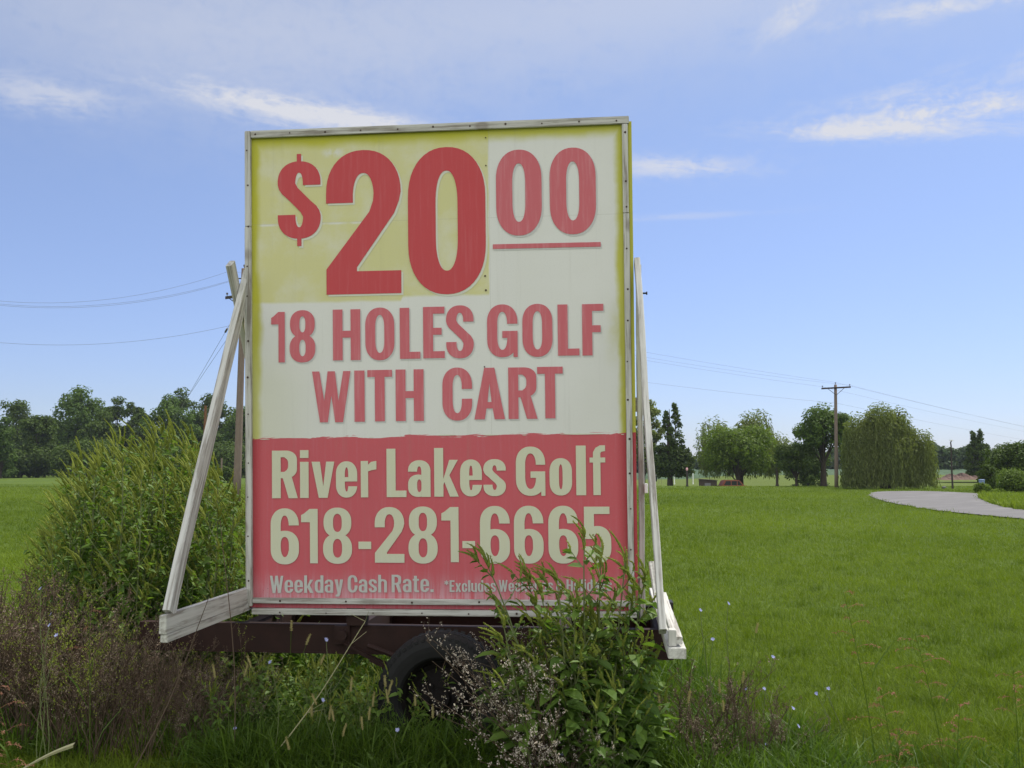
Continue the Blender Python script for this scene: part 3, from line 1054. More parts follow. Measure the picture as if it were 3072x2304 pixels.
# name row: (char, x0, x1, baseline); the cap box is from the capital R/L/G
NAME = [('R', 207, 345), ('i', 357, 403), ('v', 419, 541), ('e', 549, 663), ('r', 682, 766), ('L', 820, 926), ('a', 935, 1055), ('k', 1075, 1206), ('e', 1213, 1330), ('s', 1338, 1458), ('G', 1512, 1669), ('o', 1692, 1812), ('l', 1834, 1887), ('f', 1907, 1991)]
NAME = conv([(c, a, b, 128 - (a - 207) * 0.0165, 383 - (a - 207) * 0.0098) for c, a, b in NAME], 700, 1280)
PHONE = conv([('6', 200, 351, 437, 737), ('1', 363, 452, 440, 731), ('8', 480, 635, 433, 734), ('-', 670, 738, 615, 655), ('2', 757, 915, 430, 728), ('8', 937, 1093, 427, 733), ('1', 1114, 1206, 430, 725),
              ('-', 1226, 1294, 612, 650), ('6', 1320, 1480, 424, 733), ('6', 1502, 1660, 423, 733), ('6', 1686, 1845, 423, 733), ('5', 1873, 2022, 428, 732)], 700, 1280)

t = Text()
for (rows, s, sy) in ((PRICE, 0.19, 0.16),):
    t.row(rows, s, sy, -0.002, (0.012, -0.012))
t.build('drop_shadow', MAT['halo'])
t = Text()
t.row(CENTS, 0.19, 0.16, -0.002, (0.010, -0.012))
u0, wt = to_panel(1478.7, 738)
u1, wb = to_panel(1802, 744)
BAR = [(1478.7, 733), (1802, 726), (1802, 740), (1478.7, 747)]
bar = [to_panel(*p) for p in BAR]
t.g.add([(a + 0.008, -0.002, b - 0.010) for a, b in bar], [np.array([(0, 3, 2, 1)])])
t.row(HOLES, 0.195, 0.14, -0.002, (0.007, -0.009))
t.row(CART, 0.195, 0.14, -0.002, (0.007, -0.009))
t.build('drop_shadow', MAT['halo_grey'])
t = Text()
t.row(PRICE[:1], 0.195, 0.13)
t.row(PRICE[1:], 0.19, 0.16)
t.build('lettering', MAT['ink_deep'])
t = Text()
t.row(CENTS, 0.19, 0.16)
t.g.add([(a, -0.004, b) for a, b in bar], [np.array([(0, 3, 2, 1)])])
t.row(HOLES, 0.195, 0.14)
t.row(CART, 0.195, 0.14)
t.build('lettering', MAT['ink_faded'])
for k, (xa, xb, yc_, hgt) in enumerate(((142, 196, 68, 5), (728, 748, 58, 5), (1095, 1192, 46, 7), (1338, 1420, 45, 8), (1546, 1570, 46, 3), (1748, 1982, 40, 9), (2075, 2092, 42, 4))):
    g = Geo()
    q = np.linspace(0, 1, 9)
    up = [(xa + (xb - xa) * a, yc_ - hgt * (.25 + .55 * math.sin(math.pi * a) * (0.6 + 0.4 * a))) for a in q]
    dn_ = [(xa + (xb - xa) * a, yc_ + hgt * .35 * math.sin(math.pi * a) * (1.2 - a)) for a in q]
    pts = []
    for a, b in up + dn_[::-1]:
        u_, w_ = to_panel(700 + a * .56058, 1280 + b * .56058)
        pts.append((u_, -0.003, w_))
    f = [(i, i + 1, 17 - i - 1, 17 - i) for i in range(8)]
    g.add(pts, [np.array(f)])
    pose_panel(g.build('brush_mark', MAT['halo'], billboard))
t = Text()
t.row(NAME, 0.19, 0.14)
t.row(PHONE, 0.185, 0.13)
t.build('lettering', MAT['ink_cream'])

ADV = {'W': .70, 'e': .44, 'k': .48, 'd': .45, 'a': .44, 'y': .44, 'C': .50, 's': .42, 'h': .45, 'R': .50, 't': .32, '.': .16, '*': .36, 'E': .40, 'x': .45, 'c': .43, 'l': .19, 'u': .45, 'n': .45, '&': .58, 'H': .50, 'o': .45, 'i': .19, 'S': .45}


def line(t, text, pa, pb, cap_px, s=0.175):
    """set a line of small print from photo point pa to pb along its baseline"""
    ua, wa = to_panel(*pa)
    ub, wb_ = to_panel(*pb)
    cap = to_panel(pa[0], pa[1] - cap_px)[1] - wa
    x = 0.0
    out_ = []
    for ch in text:
        if ch == ' ':
            x += 0.17
            continue
        out_.append((ch, x, x + ADV[ch]))
        x += ADV[ch] + 0.065
    tot_ = x - 0.065
    k = (ub - ua) / tot_
    for ch, a, b in out_:
        f = a / tot_
        base = wa + (wb_ - wa) * f
        V, F = fill(glyph(ch, (b - a) * k / cap, s, 0.125))
        t.g.add([(ua + a * k + p.x * cap, -0.004, base + p.y * cap) for p in V], [np.array([[q[0], q[1], q[2]] for q in F])])


t = Text()
line(t, 'Weekday Cash Rate.', (810, 1779), (1301, 1776), 52)
MAT['ink_small'] = ink_mat('weathered cream ink', (0.50, 0.515, 0.47), (0.52, 0.36, 0.38), 0.6)
t.build('lettering', MAT['ink_small'])
t = Text()
line(t, '*Excludes Weekends & Holidays', (1333, 1776), (1836, 1773), 35)
t.build('lettering', MAT['ink_small'])

# -- the panel, its boxed sides and trim
g = Geo()
g.box(-PW / 2, PW / 2, 0.0, 0.055, 0.0, PH)
pose_panel(g.build('panel', MAT['panel'], billboard))


def board_mesh(name, x0, x1, y0, y1, z0, z1, mat, parent, bev=0.003):
    bm = bmesh.new()
    bmesh.ops.create_cube(bm, size=1.0)
    for v in bm.verts:
        v.co = Vector(((x0 + x1) / 2 + v.co.x * (x1 - x0), (y0 + y1) / 2 + v.co.y * (y1 - y0), (z0 + z1) / 2 + v.co.z * (z1 - z0)))
    bmesh.ops.bevel(bm, geom=list(bm.edges), offset=bev, segments=2, affect='EDGES')
    me = bpy.data.meshes.new(name)
    bm.to_mesh(me)
    bm.free()
    me.materials.append(mat)
    return link(name, me, parent)


TW = 0.036
_, jl = to_panel(748, 681)
_, jr = to_panel(1876, 641)
hw_ = PW / 2
g = Geo()
g.box(hw_ + 0.001, hw_ + 0.020, 0.004, 0.075, 0.0, PH - 0.02)
pose_panel(g.build('side_return', MAT['panel'], billboard))
g = Geo()
g.box(-hw_ - 0.012, -hw_ - 0.001, 0.004, 0.075, 0.0, PH - 0.02)
pose_panel(g.build('side_return', MAT['panel'], billboard))
T_ = [('trim_board', -hw_ + TW, hw_ + 0.004, PH - 0.040, PH + 0.006, 'paint_x'),
      ('trim_board', -hw_ - 0.004, -hw_ + TW - 0.002, jl + 0.001, PH + 0.006, 'paint_z'),
      ('trim_board', -hw_ - 0.006, -hw_ + TW - 0.001, 0.012, jl - 0.001, 'paint_z'),
      ('trim_board', hw_ - TW - 0.004, hw_ - 0.004, jr + 0.001, PH - 0.042, 'paint_z'),
      ('trim_board', hw_ - TW - 0.003, hw_ - 0.002, 0.012, jr - 0.001, 'paint_z'),
      ('trim_board', -hw_ + TW + 0.001, hw_ - TW - 0.006, 0.030, 0.064, 'paint_x')]
for nm, a, b, c, d, mt in T_:
    pose_panel(board_mesh(nm, a, b, -0.026, -0.0005, c, d, MAT[mt], billboard))
pose_panel(board_mesh('sill_board', -hw_ + 0.03, hw_ + 0.01, -0.022, 0.05, -0.040, -0.003, MAT['paint_x'], billboard))
# nail heads along the trim
for (cx, cz) in [(-hw_ + 0.016, z) for z in np.linspace(0.2, 2.95, 12)] + [(hw_ - 0.022, z) for z in np.linspace(0.15, 2.9, 13)] + [(x, PH - 0.018) for x in np.linspace(-1.15, 1.15, 11)] + [(x, 0.047) for x in np.linspace(-1.0, 1.1, 6)] + [(x, -0.022) for x in np.linspace(-1.0, 1.1, 8)] + [(to_panel(1455, y_)[0], to_panel(1455, y_)[1]) for y_ in (412, 497, 826, 872, 1100)]:
    cx += random.uniform(-.006, .006)
    cz += random.uniform(-.04, .04) if abs(cx) > 1.18 else random.uniform(-.004, .004)
    th = np.linspace(0, 2 * np.pi, 8, endpoint=False)
    r = random.uniform(.0045, .0075)
    g = Geo()
    g.add(np.stack([cx + r * np.cos(th), np.full(8, -0.0275 if abs(cx) > 1.18 or cz < 0.1 or cz > 2.98 else -0.005), cz + r * np.sin(th)], -1), [np.arange(8)[::-1][None]])
    pose_panel(g.build('nail_head', MAT['nail'], billboard))


def beam(name, p0, p1, wx, wy, mat, bev=0.004, twist=0.0):
    """a straight timber in the board's own frame, from p0 to p1; wx across, wy fore-and-aft at the upright"""
    p0, p1 = Vector(p0), Vector(p1)
    L = (p1 - p0).length
    g = Geo()
    k = 22
    zz_ = np.linspace(0, L, k)
    ph = rng.uniform(0, 6, 4)
    bow = np.stack([0.006 * np.sin(zz_ * 1.3 + ph[0]) + 0.002 * np.sin(zz_ * 5 + ph[1]), 0.005 * np.sin(zz_ * 1.1 + ph[2]) + 0.002 * np.sin(zz_ * 6 + ph[3])], -1)
    bow -= bow[0] + (bow[-1] - bow[0]) * (zz_ / L)[:, None]
    c_ = bev
    pr = np.array([(-wx / 2 + c_, -wy / 2), (wx / 2 - c_, -wy / 2), (wx / 2, -wy / 2 + c_), (wx / 2, wy / 2 - c_), (wx / 2 - c_, wy / 2), (-wx / 2 + c_, wy / 2), (-wx / 2, wy / 2 - c_), (-wx / 2, -wy / 2 + c_)])
    v = np.zeros((k, 8, 3))
    v[:, :, :2] = pr[None] * (1 + rng.normal(0, .006, (k, 1, 1))) + bow[:, None] + rng.normal(0, .0006, (k, 8, 2))
    v[:, :, 2] = zz_[:, None]
    i_ = np.arange(k - 1)[:, None] * 8
    j_ = np.arange(8)[None]
    f_ = np.stack([i_ + j_, i_ + (j_ + 1) % 8, i_ + 8 + (j_ + 1) % 8, i_ + 8 + j_], -1).reshape(-1, 4)
    g.add(v.reshape(-1, 3), [f_, np.arange(8)[::-1][None], (np.arange(8) + (k - 1) * 8)[None]])
    o = g.build(name, mat, billboard)
    zax = (p1 - p0).normalized()
    xax = Vector((1, 0, 0)) - zax * zax.x
    xax.normalize()
    yax = zax.cross(xax)
    o.matrix_local = Matrix.Translation(p0) @ Matrix((xax, yax, zax)).transposed().to_4x4() @ Matrix.Rotation(twist, 4, 'Z')
    return o


# left prop: sloping brace, base beam and the brace that runs to the rear
beam('brace', (-1.233, -1.120, 0.985), (-1.243, -0.065, 2.99), 0.038, 0.092, MAT['paint_z'])
beam('brace', (-1.283, 1.22, 0.90), (-1.283, -0.270, 3.02), 0.036, 0.085, MAT['paint_z'])
board_mesh('base_beam', -1.253, -1.213, -1.19, 1.25, 0.886, 0.983, MAT['paint_y'], billboard)
board_mesh('base_beam', -1.249, -1.208, -1.18, 1.2, 0.842, 0.884, MAT['paint_y'], billboard)
# right prop
beam('brace', (1.333, -1.085, 0.925), (1.252, -0.075, 3.02), 0.035, 0.080, MAT['paint_z'])
o = board_mesh('base_beam', 1.352, 1.440, -1.20, 1.25, 0.812, 0.864, MAT['paint_y'], billboard)
o = board_mesh('block', 1.358, 1.396, -1.165, -1.09, 0.866, 0.945, MAT['paint_z'], billboard)
beam('base_beam', (1.400, -1.16, 0.895), (1.372, -0.25, 1.00), 0.05, 0.036, MAT['paint_z'])
beam('post', (1.270, 0.14, 0.80), (1.266, 0.14, 3.035), 0.034, 0.09, MAT['paint_z'])
beam('brace', (1.350, -0.16, 0.93), (1.322, 0.02, 1.16), 0.032, 0.04, MAT['paint_z'])
g = Geo()
g.tube([(1.282, 0.10, 2.85), (1.318, 0.10, 2.85)], [0.006, 0.006], 6)
g.tube([(1.312, 0.10, 2.85), (1.320, 0.10, 2.85)], [0.011, 0.011], 6)
g.build('bolt', MAT['dark_steel'], billboard)
board_mesh('conduit_box', 1.288, 1.310, 0.08, 0.13, 1.585, 1.645, MAT['white_box'], billboard)
# the far face's framing between the two rear braces
board_mesh('rear_rail', -1.28, 1.26, 0.16, 0.20, 2.1, 2.19, MAT['paint_x'], billboard)
board_mesh('rear_rail', -1.28, 1.26, 0.12, 0.16, 1.0, 1.09, MAT['paint_x'], billboard)

# ------------------------------------------------------------------ the trailer under it
trailer = empty('trailer', ORG, YAW, 'rusty brown farm trailer with one black tyre in view carrying the big sign', 'trailer')


def channel(g, x0, x1, y, z0, z1, d=0.055, t=0.010):
    """a C-section rail, web at the front"""
    g.box(x0, x1, y, y + t, z0 + t, z1 - t)
    g.box(x0, x1, y - 0.0015, y + d, z1 - t + 0.0005, z1)
    g.box(x0, x1, y - 0.0015, y + d, z0, z0 + t - 0.0005)


for yy_ in (0.03, 1.12):
    g = Geo()
    channel(g, -1.95, 1.45, yy_, 0.575, 0.755, 0.07 if yy_ < 1 else -0.07)
    g.build('side_rail', MAT['rust'], trailer)
for xx_ in (-1.9, -1.3, -0.57, 0.75, 1.39):
    g = Geo()
    g.box(xx_ - 0.04, xx_ + 0.04, 0.045, 1.10, 0.60, 0.73)
    g.build('crossmember', MAT['rust'], trailer)
for xx_ in (-0.52, 0.9):
    g = Geo()
    g.box(xx_ - 0.06, xx_ + 0.06, 0.0, 0.10, 0.757, 0.865)
    g.build('stake_pocket', MAT['rust'], trailer)
board_mesh('end_plate', 1.405, 1.452, 0.0, 0.14, 0.757, 0.925, MAT['dark_steel'], trailer)
g = Geo()
g.tube([(-0.60, 0.018, 0.700), (-0.60, -0.04, 0.700)], 0.032, 12)
g.box(-0.66, -0.56, 0.003, 0.026, 0.64, 0.752)
g.build('spring_hanger', MAT['rust'], trailer)
for k in range(4):
    g = Geo()
    xs_ = np.linspace(-0.58 + 0.08 * k, 0.72 - 0.08 * k, 14)
    zs_ = 0.655 - 0.20 * np.sin(np.pi * (xs_ + 0.58) / 1.3) - 0.012 * k
    v = []
    for a, b in zip(xs_, zs_):
        v += [(a, -0.045, b), (a, 0.002, b), (a, 0.002, b - 0.010), (a, -0.045, b - 0.010)]
    f = [(4 * i + j, 4 * i + (j + 1) % 4, 4 * i + 4 + (j + 1) % 4, 4 * i + 4 + j) for i in range(13) for j in range(4)]
    g.add(v, [np.array(f)])
    g.build('leaf_spring', MAT['rust'], trailer)
g = Geo()
g.tube([(-0.43, -0.055, 0.645), (-0.25, -0.06, 0.585), (-0.02, -0.06, 0.52)], 0.017, 8)
g.tube([(-0.24, -0.06, 0.582), (-0.21, -0.06, 0.572)], 0.030, 8)
g.build('brake_rod', MAT['rust'], trailer)
g = Geo()
g.tube([(0.06, -0.12, 0.375), (0.06, 1.3, 0.375)], 0.04, 10)
g.build('axle', MAT['rust'], trailer)


def lathe(g, prof, n, cx, cz, tint=0.5):
    """revolve (y, r) about the axle"""
    th = np.arange(n) * 2 * np.pi / n
    v = np.array([[(cx + r * math.cos(a), y, cz + r * math.sin(a)) for a in th] for y, r in prof])
    k = len(prof)
    i = np.arange(k - 1)[:, None] * n
    j = np.arange(n)[None]
    f = np.stack([i + j, i + n + j, i + n + (j + 1) % n, i + (j + 1) % n], -1).reshape(-1, 4)
    g.add(v.reshape(-1, 3), [f], tint)


for (yc, side) in ((-0.20, 1), (1.32, -1)):
    wheel = empty('wheel', (0, 0, 0))
    wheel.parent = trailer
    KIDS.setdefault(trailer.name, []).append(wheel)
    Rw = 0.385
    cx, cz = 0.065, 0.378
    y0, y1 = yc - 0.105, yc + 0.105
    g = Geo()
    prof = [(y0 + 0.03, 0.235), (y0 + 0.012, 0.25), (y0 + 0.004, 0.285), (y0, 0.315), (y0 + 0.006, 0.345), (y0 + 0.018, 0.368), (y0 + 0.030, 0.377), (y0 + 0.055, 0.383), (y0 + 0.057, 0.374), (y0 + 0.067, 0.374), (y0 + 0.069, 0.385),
            (yc - 0.008, 0.387), (yc - 0.006, 0.377), (yc + 0.006, 0.377), (yc + 0.008, 0.387), (y1 - 0.069, 0.385), (y1 - 0.067, 0.374), (y1 - 0.057, 0.374), (y1 - 0.055, 0.383), (y1 - 0.030, 0.377), (y1 - 0.012, 0.36), (y1, 0.315), (y1 - 0.012, 0.25), (y1 - 0.03, 0.235)]
    lathe(g, prof, 72, cx, cz)
    for k in range(54):                       # shoulder lugs
        a = k * 2 * math.pi / 54
        for (ya, yb) in ((y0 + 0.004, y0 + 0.05), (y1 - 0.05, y1 - 0.004)):
            ca, sa = math.cos(a), math.sin(a)
            v = []
            for yq, r0, r1 in ((ya, 0.352, 0.3665), (yb, 0.375, 0.3865)):
                for dr in (r0, r1):
                    for da in (-0.034, 0.034):
                        v.append((cx + dr * math.cos(a + da), yq, cz + dr * math.sin(a + da)))
            g.add(v, [np.array([(0, 2, 3, 1), (4, 5, 7, 6), (2, 6, 7, 3), (0, 4, 6, 2), (1, 3, 7, 5), (0, 1, 5, 4)])])
    g.build('tyre', MAT['tyre'], wheel, smooth=False)
    g = Geo()
    s_ = -1 if side == 1 else 1
    yo = yc + s_ * 0.075
    lathe(g, [(yo, 0.240), (yo - s_ * 0.012, 0.232), (yo - s_ * 0.03, 0.215), (yo - s_ * 0.075, 0.205), (yo - s_ * 0.085, 0.17), (yo - s_ * 0.06, 0.12), (yo - s_ * 0.05, 0.06), (yo - s_ * 0.02, 0.05), (yo - s_ * 0.02, 0.0)], 48, cx, cz)
    for k in range(6):
        a = k * math.pi / 3 + 0.2
        p = (cx + 0.09 * math.cos(a), cz + 0.09 * math.sin(a))
        g.tube([(p[0], yo - s_ * 0.055, p[1]), (p[0], yo - s_ * 0.035, p[1])], 0.012, 6)
    g.build('rim', MAT['rim'], wheel)

# ------------------------------------------------------------------ poles and wires
def utility_pole(name, label, base, top, r0, r1, mat, arm=None, arm_dir=(1, 0, 0)):
    base, top = np.array(base), np.array(top)
    e = empty(name, base, 0, label, 'utility pole')
    g = Geo()
    k = np.linspace(0, 1, 9)[:, None]
    pts = (top - base) * k
    g.tube(pts, r0 + (r1 - r0) * k[:, 0], 12)
    g.build('pole_shaft', mat, e, True)
    if arm:
        zz_, half, off = arm
        d = np.array(arm_dir) / np.linalg.norm(arm_dir)
        c = (top - base) * (zz_ / (top - base)[2]) + np.cross(d, [0, 0, 1]) * 0.18 + d * off
        a, b = c - d * half, c + d * half
        side = np.cross(d, [0, 0, 1]) * 0.055
        v = []
        for p in (a, b):
            for s1, s2 in ((-1, -1), (1, -1), (1, 1), (-1, 1)):
                v.append(p + side * s1 + np.array([0, 0, 0.065]) * s2)
        g = Geo()
        g.add(v, [np.array([(0, 1, 2, 3), (7, 6, 5, 4), (0, 4, 5, 1), (1, 5, 6, 2), (2, 6, 7, 3), (3, 7, 4, 0)])])
        g.build('crossarm', MAT['dark_pole'], e)
        for s in (-1, 1):
            g = Geo()
            q = c - d * off
            g.tube([q + d * s * half * 0.55 - [0, 0, 0.06], q - [0, 0, 0.62]], 0.022, 5)
            g.build('arm_brace', MAT['dark_pole'], e)
        for q in (a + d * 0.08, b - d * 0.08):
            g = Geo()
            g.tube([q + [0, 0, 0.06], q + [0, 0, 0.15], q + [0, 0, 0.17], q + [0, 0, 0.24]], [0.015, 0.02, 0.06, 0.045], 8)
            g.build('insulator', MAT['insul'], e)
    g = Geo()
    tp = top - base
    g.tube([tp, tp + [0, 0, 0.1], tp + [0, 0, 0.12], tp + [0, 0, 0.2]], [0.018, 0.02, 0.06, 0.045], 8)
    g.build('insulator', MAT['insul'], e)
    return e


RP_B = on_ground(2509.5, 1463)
RP_T = at(2506.5, 1154, RP_B[1])
utility_pole('utility_pole', 'grey wooden utility pole with a crossarm in front of the big willow', RP_B, RP_T, 0.165, 0.12, MAT['pole'], (RP_T[2] - 0.28, 1.21, 0.0), (1, -0.06, 0.05))
LD = 49.0
LP_B = at(711, 1445, LD)
LP_B[2] = 0
LP_T = at(733, 806, LD)
lp = utility_pole('utility_pole', 'tall leaning utility pole seen in the gap between the sign and its slanting prop', LP_B, LP_T, 0.20, 0.14, MAT['pole'], (LP_T[2] - 1.38, 1.2, 0.35), (1, 0.1, 0.16))
g = Geo()
b0 = at(700, 835, LD) - LP_B
g.tube([LP_T - LP_B - [0, 0, 0.5], b0], 0.03, 6)
g.tube([b0, at(692, 828, LD) - LP_B, at(692, 812, LD) - LP_B], [0.06, 0.07, 0.05], 8)
g.build('insulator_bracket', MAT['dark_pole'], lp)


def wire(label, pts_list, r_=0.012, group=None):
    """wire through fixing points; each span sags by its own amount"""
    g = Geo()
    allp = []
    for (a, b, sag) in pts_list:
        a, b = np.array(a), np.array(b)
        tt = np.linspace(0, 1, 25)[:, None]
        p = a + (b - a) * tt
        p[:, 2] -= (4 * sag * tt * (1 - tt))[:, 0]
        allp.append(p if not allp else p[1:])
    p = np.vstack(allp)
    g.tube(p, r_ * .48, 4)
    return tag(g.build('overhead_wire', MAT['wire']), label, 'wire', group)


NP = at(3560, 1362, 190)
W1 = [(at(692, 812, LD), RP_T + [0, 0, .2]), ]
wire('overhead wire tied to the very top of both utility poles', [(at(-420, 815, 46), at(692, 812, LD), 1.55), (at(692, 812, LD), RP_T + [0, 0, .2], 0.35), (RP_T + [0, 0, .2], NP + [0, 0, .4], 0.9)], 0.013)
wire('overhead wire on the sign side of the crossarm', [(at(-420, 832, 44), at(688, 845, LD), 1.35), (at(688, 845, LD), at(2466, 1160, 83), 0.35), (at(2466, 1160, 83), NP - [1.2, 0, 0], 0.9)], 0.013)
wire('overhead wire on the far end of the crossarm above the big willow', [(at(-420, 826, 47), at(715, 834, LD + .6), 1.48), (at(715, 834, LD + .6), at(2551, 1156, 84), 0.55), (at(2551, 1156, 84), NP + [1.2, 0, 0], 0.9)], 0.013)
wire('lowest overhead cable slung well below the crossarms', [(at(-300, 985, 47), at(727, 968, LD), 0.95), (at(727, 968, LD), RP_T - [0, 0, 1.55], 0.35), (RP_T - [0, 0, 1.55], NP - [0, 0, 1.0], 0.9)], 0.014)
for i, (pa, pb, lab) in enumerate((((729, 905), (505, 1290), 'steeper guy wire with dark insulators running down from the leaning pole'), ((726, 950), (470, 1330), 'lower guy wire running down from the leaning pole towards the wood'))):
    e = empty('guy_wire', (0, 0, 0), 0, lab, 'guy wire')
    g = Geo()
    a, b = at(*pa, LD), at(*pb, LD + 8)
    b = a + (b - a) * (a[2] / (a[2] - b[2]))
    g.tube([a, b], 0.010, 4)
    g.build('cable', MAT['wire'], e)
    if i == 0:
        for f in (0.062, 0.115):
            g = Geo()
            p = a + (b - a) * f
            dd = (b - a) / np.linalg.norm(b - a)
            g.tube([p, p + dd * 0.3], 0.055, 6)
            g.build('insulator', MAT['insul'], e)

rp = on_ground(2858, 1467.5)
e = empty('lamp_pole', rp, 0, 'thin dark pole with a bent top in front of the bare earth mound', 'pole')
g = Geo()
hh = at(2857, 1322, rp[1])[2]
g.tube([(0, 0, 0), (0, 0, 0.4), (-0.02, 0, 1.6), (0, 0, hh - 0.4), (-0.03, 0, hh - 0.15), (0.05, 0, hh)], [0.10, 0.075, 0.065, 0.055, 0.05, 0.04], 8)
g.build('pole_shaft', MAT['dark_pole'], e)
g = Geo()
g.box(-0.10, 0.16, -0.05, 0.05, hh - 0.0, hh + 0.06)
g.build('fitting', MAT['white_box'], e)


def post_thing(name, label, cat, px, ytop, ybot, d, r, mat, cap=None, group=None):
    p = at(px, ybot, d)
    p[2] = min(p[2], float(ground_z(p[0], p[1])))
    top = at(px, ytop, d)[2] - p[2]
    e = empty(name, p, 0, label, cat, group)
    g = Geo()
    g.tube([(0, 0, 0), (0, 0, top * 0.15), (0.005, 0, top * 0.6), (0, 0, top)], [r * 1.5, r, r, r * 0.9], 7)
    g.build('post_shaft', mat, e)
    if cap:
        g = Geo()
        g.tube([(0, 0, top), (0, 0, top + 0.06), (0, 0, top + 0.20), (0, 0, top + 0.26)], [0.06, 0.10, 0.10, 0.03], 8)
        g.build('lamp_head', MAT[cap], e)
    return e


post_thing('yard_lamp', 'slim dark yard post with a small pinkish head between the trunk and the shed', 'lamp post', 2061.5, 1412, 1456, 88, 0.09, MAT['dark_pole'], 'pink')
post_thing('wooden_post', 'short dark wooden post between the bright bush and the small tree', 'post', 2331.5, 1405, 1457, 90, 0.12, MAT['bark'])
post_thing('wooden_post', 'rusty brown post against the wood left of the slanting prop', 'post', 611, 1217, 1440, 78, 0.11, MAT['rust_pole'])
post_thing('wooden_post', 'short pale fence post behind the leaning pole and the prop', 'post', 664, 1374, 1425, 75, 0.07, MAT['pole'])
for px, lab in ((2014, 'white marker stake nearest the trunk of the dark spired tree'), (2023, 'thinner white marker stake beside another one by the trunk'), (2079, 'white marker stake right of the slim yard post')):
    post_thing('marker_stake', lab, 'stake', px, 1417, 1431, 150, 0.07, MAT['white_box'], group='white stakes on the far grass')

# small things on the far grass
p = at(1980, 1420, 150)
e = empty('yard_sign', p, 0, 'small pink and white sign on the far grass left of the tree trunk', 'sign')
g = Geo()
hh = at(1980, 1407, 150)[2] - p[2]
g.box(-0.22, 0.22, -0.01, 0.01, hh - 0.55, hh)
g.build('sign_face', MAT['pink'], e)
for s in (-0.18, 0.18):
    g = Geo()
    g.box(s - 0.02, s + 0.02, 0.011, 0.03, float(ground_z(p[0], p[1])) - p[2], hh - 0.05)
    g.build('leg', MAT['pole'], e)
p = on_ground(1966, 1442)
e = empty('bin', p, 0, 'small black bin with a pale lid standing on the grass left of the tree trunk', 'bin')
g = Geo()
g.tube([(0, 0, -0.1), (0, 0, 0.05), (0, 0, 0.62)], [0.2, 0.22, 0.27], 10)
g.build('body', MAT['black_bin'], e)
g = Geo()
g.tube([(0, 0, 0.622), (0, 0, 0.68), (0, 0, 0.74)], [0.29, 0.27, 0.08], 10)
g.build('lid', MAT['stone'], e)
p = on_ground(2832, 1466)
g = Geo()
bm = bmesh.new()
bmesh.ops.create_icosphere(bm, subdivisions=2, radius=0.17)
for v in bm.verts:
    v.co *= 1 + random.uniform(-.18, .18)
    v.co.z *= 0.7
me = bpy.data.meshes.new('rock')
bm.to_mesh(me)
bm.free()
me.materials.append(MAT['stone'])
o = link('rock', me)
o.location = [float(q) for q in p + np.array([0, 0, .08])]
tag(o, 'small grey rock on the grass left of the thin dark pole', 'rock')

# the shed and the red car whose lower halves the crest of the lawn hides
def local(px, ybot, d):
    p = at(px, ybot, d)
    p[2] = float(ground_z(p[0], p[1]))
    return p


sd = 98.6
p = local(2123, 1460, sd)
e = empty('shed', p, R_(-8), 'low brown shed with a slanting roof half hidden by the crest of the lawn', 'shed')
zt = at(2088, 1437, sd)[2] - p[2]
zr = at(2160, 1441, sd)[2] - p[2]
wl, wr = -0.82, 0.86
v = []
for y in (-0.7, 0.7):
    v += [(wl, y, 0), (wr, y, 0), (wr, y, zr - 0.03), (wl, y, zt - 0.03)]
g = Geo()
g.add(v, [np.array([(0, 1, 2, 3), (7, 6, 5, 4), (0, 4, 5, 1), (1, 5, 6, 2), (3, 7, 4, 0)])])
g.build('wall', MAT['shed'], e)
g = Geo()
g.add([(wl - .12, -.85, zt - .02), (wr + .1, -.85, zr - .02), (wr + .1, .85, zr - .02), (wl - .12, .85, zt - .02), (wl - .12, -.85, zt + .03), (wr + .1, -.85, zr + .03), (wr + .1, .85, zr + .03), (wl - .12, .85, zt + .03)],
      [np.array([(3, 2, 1, 0), (4, 5, 6, 7), (0, 1, 5, 4), (1, 2, 6, 5), (2, 3, 7, 6), (3, 0, 4, 7)])])
g.build('roof', MAT['shed_roof'], e)
g = Geo()
g.box(-0.32, 0.25, -0.715, -0.702, 0.05, zr - 0.25)
g.build('door', MAT['stone'], e)

cd = 99.0
p = local(2197, 1460, cd)
e = empty('parked_car', p, R_(4), 'faded red hatchback with dark windows half hidden by the lawn under the bright green bush', 'car')
zt = at(2180, 1440, cd)[2] - p[2]
k = zt / 1.45
S = lambda pts: [(a * 1.0, b * k) for a, b in pts]


def extrude(g, prof, y0, y1):
    n = len(prof)
    v = [(a, y0, b) for a, b in prof] + [(a, y1, b) for a, b in prof]
    f4 = [(i, (i + 1) % n, n + (i + 1) % n, n + i) for i in range(n)]
    g.add(v, [np.array(f4)[:, ::-1], np.array([list(range(n))]), np.array([list(range(n, 2 * n))[::-1]])])


g = Geo()
extrude(g, S([(-1.95, .35), (1.95, .35), (2.0, .7), (1.85, .88), (1.05, .95), (-1.25, .95), (-1.9, .9), (-2.0, .6)]), -0.82, 0.82)
extrude(g, S([(-1.22, .951), (1.0, .951), (0.55, 1.40), (0.40, 1.45), (-0.75, 1.45), (-0.95, 1.40)]), -0.70, 0.70)
g.build('body', MAT['car_red'], e)
for a in ([(-1.05, .98), (-0.35, .98), (-0.35, 1.36), (-0.82, 1.36)], [(-0.27, .98), (0.25, .98), (0.25, 1.36), (-0.27, 1.36)], [(0.33, .98), (0.80, .98), (0.48, 1.36), (0.33, 1.36)]):
    g = Geo()
    extrude(g, S(a), -0.71, -0.702)
    g.build('window', MAT['car_glass'], e)
for a in (-1.25, 1.25):
    g = Geo()
    lathe(g, [(-0.84, 0.0), (-0.845, 0.19), (-0.83, 0.30), (-0.68, 0.31), (-0.66, 0.2)], 20, a, 0.31)
    g.build('wheel', MAT['tyre'], e)
